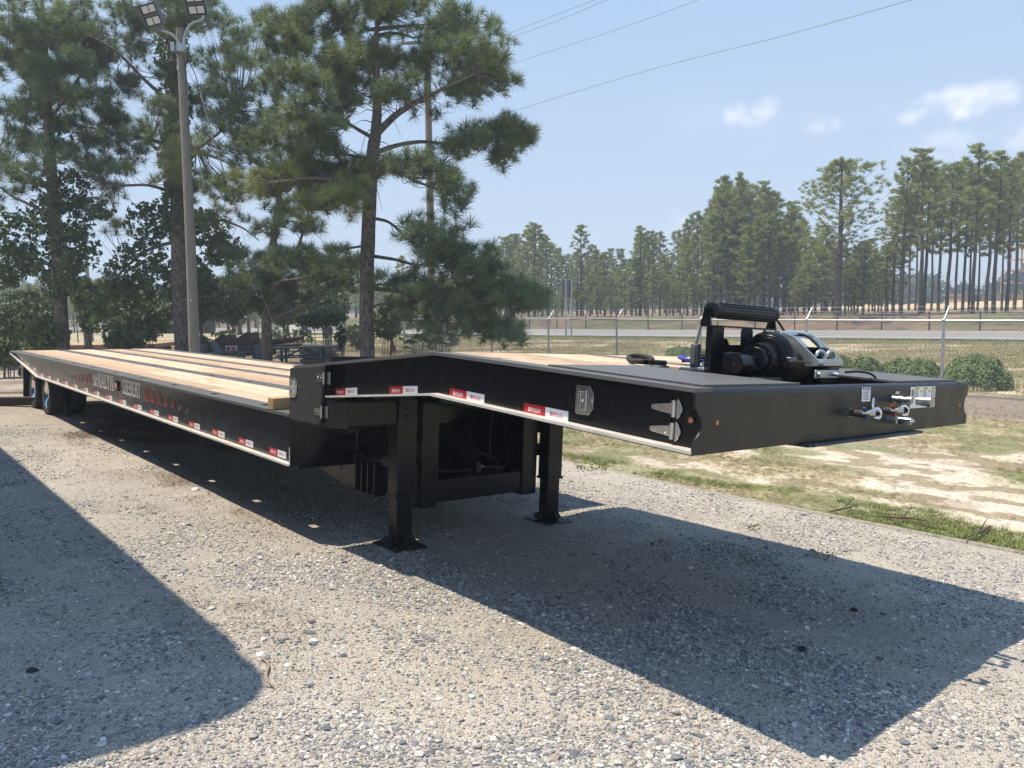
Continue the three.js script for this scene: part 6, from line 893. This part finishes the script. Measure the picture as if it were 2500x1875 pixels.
// ───────────────────────── yard edge and small things ─────────────────────────
{
  const M = new THREE.MeshStandardMaterial({ map: woodTex[1], color: lin(0.55, 0.64, 0.74), roughness: 0.95, bumpMap: woodTex[1], bumpScale: 0.004 });
  const runs = [[-2.6, -0.25, 'landscape timber edging the gravel at the right of the picture'], [-0.22, 2.25, 'landscape timber edging the gravel, half buried in the middle'], [2.28, 4.75, 'landscape timber edging the gravel below the trailer nose'], [4.78, 7.2, 'landscape timber edging the gravel behind the landing legs']];
  runs.forEach(([s0, s1, lab], i) => { const n = 14, pos = []; const pts = [], rd = []; for (let k = 0; k <= 5; k++) { const s = lerp(s0, s1, k / 5), p = wp(s, 4.69 + 0.03 * Math.sin(i * 2 + k * 0.6), -0.012 + (i === 0 ? 0.006 : i === 1 ? -0.006 : -0.02)); pts.push(p); rd.push(0.042); } const m = shade(new THREE.Mesh(taper(pts, rd, 8, 0.06, i + 9), M)); m.name = numbered('edging_timber'); scene.add(tag(m, lab, 'timber', 'timbers edging the gravel yard')); });
  [[1.2, 4.95, 0.5, 0.6, 'dead brown stick on the grass just past the edging timber'], [0.55, 5.0, 0.7, 2.4, 'thin forked twig lying on the edging timber at right'], [-0.55, 5.3, 0.8, 0.2, 'dark fallen branch on the verge near the right edge'], [1.75, 4.9, 0.35, -0.4, 'short dark twig by the edging timber near the weeds']].forEach(([s, l, L, a, lab], i) => { const p = wp(s, l, 0.03), d = V(Math.cos(a), 0.05, Math.sin(a)), m = shade(new THREE.Mesh(merge([taper([p.clone().addScaledVector(d, -L / 2), p.clone().add(V(0.02, 0.02, 0.03)), p.clone().addScaledVector(d, L / 2)], [0.008, 0.012, 0.005], 6, 0.2, i), taper([p, p.clone().add(V(0.1, 0.05, -0.08)), p.clone().add(V(0.2, 0.06, -0.2))], [0.008, 0.006, 0.003], 5, 0.2, i)]), bark)); m.name = numbered('stick'); scene.add(tag(m, lab, 'stick')); });
  // a twig in the sun, a white stone, a washer
  const tw = at(765, 1660, 3.6), p = (x, y) => { const dir = at(x, y, 1).sub(V(0, EYE, 0)); const q = V(0, EYE, 0); let t = 1; for (let i = 0; i < 30; i++) { const v = q.clone().addScaledVector(dir, t); t += (v.y - groundY(v.x, v.z)) / -dir.y * 1; } return q.addScaledVector(dir, t); };
  const m = shade(new THREE.Mesh(taper([[635, 1608], [652, 1622], [656, 1632], [651, 1652], [655, 1668], [669, 1683]].map(([x, y]) => p(x, y).add(V(0, 0.012, 0))), [0.004, 0.006, 0.005, 0.003], 6, 0.2, 3), std(lin(0.30, 0.22, 0.17), 0.9))); m.name = numbered('twig'); scene.add(tag(m, 'thin crooked tan twig on the sunlit gravel beside the rounded shadow', 'twig'));
  const st = (x, y, r, c, lab) => { const q = p(x, y), g = new THREE.IcosahedronGeometry(r, 1), a = g.attributes.position; for (let i = 0; i < a.count; i++) { const f = 0.8 + 0.4 * hash(Math.round(a.getX(i) * 9e3), Math.round(a.getY(i) * 9e3), Math.round(a.getZ(i) * 9e3)); a.setXYZ(i, a.getX(i) * f * 1.3, a.getY(i) * f * 0.7, a.getZ(i) * f); } const gg = g.toNonIndexed(); gg.computeVertexNormals(); const o = shade(new THREE.Mesh(gg, std(c, 0.85))); o.position.copy(q).add(V(0, r * 0.3, 0)); o.name = numbered('stone'); scene.add(tag(o, lab, 'stone')); };
  st(766, 1567, 0.018, lin(0.75, 0.75, 0.72), 'bright white stone in the middle of the sunlit gravel'); st(79, 1640, 0.022, lin(0.03, 0.03, 0.035), 'black stone in the shadow at the lower left'); st(763, 1520, 0.017, lin(0.12, 0.10, 0.09), 'brown stone above the bright white stone'); st(477, 1199, 0.035, lin(0.7, 0.7, 0.68), 'white stone at the edge of the long trailer shadow');
  const q = p(1958, 1588); const ws = shade(new THREE.Mesh(new THREE.TorusGeometry(0.018, 0.007, 10, 24).rotateX(Math.PI / 2).translate(q.x, q.y + 0.012, q.z), rubber)); ws.name = numbered('rubber_ring'); scene.add(tag(ws, 'black rubber ring lying on gravel in the trailer nose shadow', 'ring'));
  const q2 = p(2085, 1493); const w2 = shade(new THREE.Mesh(new THREE.TorusGeometry(0.018, 0.007, 10, 24).rotateX(Math.PI / 2).translate(q2.x, q2.y + 0.012, q2.z), rubber)); w2.name = numbered('rubber_ring'); scene.add(tag(w2, 'second black rubber ring further from the camera in the shadow', 'ring'));
  // weeds
  [[1440, 1150, .22, 0.5, 'leafy weed clump growing at the edging timber near the landing leg'], [1350, 1145, .12, .4, 'small leafy weed left of the larger weed clump'], [1844, 1295, .06, .2, 'tiny grass weed in sunlit gravel beside the nose shadow'], [1830, 1370, .1, .9, 'yellowish weed tuft inside the nose shadow'], [1770, 1345, .1, .3, 'small green weed tuft left of the yellowish one'], [2010, 1365, .09, .3, 'green weed at the far edge of the nose shadow'], [20, 1185, .2, .4, 'green weed sprig at the left edge inside the parked vehicle shadow'], [1600, 1335, .08, .4, 'weed tuft nearest the landing leg in the shadow']].forEach(([x, y, r, t, lab], i) => { const b = p(x, y), g = thing('weed', lab, 'weed', null, b), R = rng(900 + i), l = []; for (let k = 0; k < (i < 2 ? 60 : 26); k++) { const a = R() * 6.28, d = r * Math.sqrt(R()); l.push([V(Math.cos(a) * d, 0.01 + 0.3 * r * R(), Math.sin(a) * d), V(Math.cos(a), 1.2, Math.sin(a)).normalize(), (i < 2 ? 0.03 : 0.016) + 0.02 * R(), i < 2 ? leafGreen(R, 0.7 + t * R()) : lin(0.2 + 0.1 * R(), 0.2 + 0.06 * R(), 0.09)]); } crownMesh('leaves', leafGeo, leafMat, l, g); const stl = []; for (let k = 0; k < 5; k++) { const a = k * 1.3; stl.push(rod(V(0, -0.01, 0), V(Math.cos(a) * r * 0.6, r * 0.25, Math.sin(a) * r * 0.6), 0.003, 0.002, 4)); } part('stems', stl, std(lin(0.09, 0.12, 0.04), 0.8), g); });
  // railway sleeper behind the rear wheels
  const rs = V(0, 0, 0); const a = p(-60, 987), b2 = p(78, 985), sl = shade(new THREE.Mesh(uvBox(RB(-2.2, 2.2, 0, 0.16, -0.1, 0.1, 0.015)).rotateY(-0.05).translate(a.x - 0.6, groundY(a.x, a.z) - 0.02, a.z), new THREE.MeshStandardMaterial({ map: woodTex[1], color: lin(0.08, 0.07, 0.065), roughness: 0.95 }))); sl.name = numbered('railway_sleeper'); scene.add(tag(sl, 'dark railway sleeper on the ground beyond the rear wheels', 'timber'));
}
// industrial plant far beyond the pines at right
{
  const c = dp(2180, 650, 128), g = thing('sand_plant', 'hazy tan plant building with stair tower beyond the right hand pines', 'building', null, V(c.x, 0.5, c.z)), M = std(lin(0.5, 0.34, 0.2), 0.9);
  part('wall', [B(-9, 7, 0, 2.4, -3, 3)], M, g); part('roof', [B(-9.3, 7.3, 2.4, 2.6, -3.3, 3.3)], std(lin(0.35, 0.26, 0.18), 0.9), g); part('tower_leg', [B(-0.9, -0.7, 2.6, 6.4, -1, -0.8), B(3.3, 3.5, 2.6, 6.4, -1, -0.8), B(-0.9, 3.5, 4.2, 4.4, -1, 1), B(-0.9, 3.5, 6.2, 6.4, -1, 1)], M, g); part('tower', [B(0.4, 0.6, 6.4, 10, -1, -0.8), B(2.2, 2.4, 6.4, 10, -1, -0.8), B(0.4, 2.4, 8, 8.2, -1, 1), B(0.4, 2.4, 10, 10.2, -1, 1), B(0.4, 0.6, 6.4, 10, 0.8, 1), B(2.2, 2.4, 6.4, 10, 0.8, 1)], M, g);
  for (const x of [-7, -4.6, -2.2, 4.6]) part('window', B(x - 0.5, x + 0.5, 1.2, 2.4, 3, 3.04), std(lin(0.06, 0.06, 0.06), 0.3), g);
}
// the tall parked trailer left of the camera that shades the foreground
{
  const g = thing('box_trailer', 'dark tall box trailer parked left of the camera, outside the picture', 'trailer'); g.position.copy(trailer.position); g.quaternion.copy(trailer.quaternion);
  const x0 = 2.66, l1 = -2.27, top = 4.02, bm = std(lin(0.05, 0.05, 0.055), 0.5), r = 0.42, pts = []; for (let i = 0; i <= 6; i++) { const a = i / 6 * Math.PI / 2; pts.push([x0 + r - r * Math.cos(Math.PI / 2 - a), l1 - r + r * Math.sin(Math.PI / 2 - a)]); }
  const out = [[16, l1], ...pts.map((p) => p), [x0, l1 - 2.5], [16, l1 - 2.5]];
  part('body', slab(out, 1.15, top), bm, g); part('chassis', [B(x0 + 0.5, 15.5, 0.9, 1.15, l1 - 2, l1 - 0.5)], dark, g);
  part('top_rail', [B(3.4, 16.02, top, top + 0.06, l1 - 0.06, l1 + 0.012)], bm, g);
  for (const s of [11, 12.3]) for (const l of [l1 - 0.3, l1 - 2.2]) part('wheel', new THREE.CylinderGeometry(0.5, 0.5, 0.28, 28).rotateX(Math.PI / 2).translate(s, 0.5, l), rubber, g);
  for (const l of [l1 - 0.5, l1 - 2]) part('landing_leg', [B(4.6, 4.72, 0, 1.1, l - 0.06, l + 0.06), B(4.5, 4.82, 0, 0.03, l - 0.15, l + 0.15)], dark, g);
}
renderer.render(scene, camera);
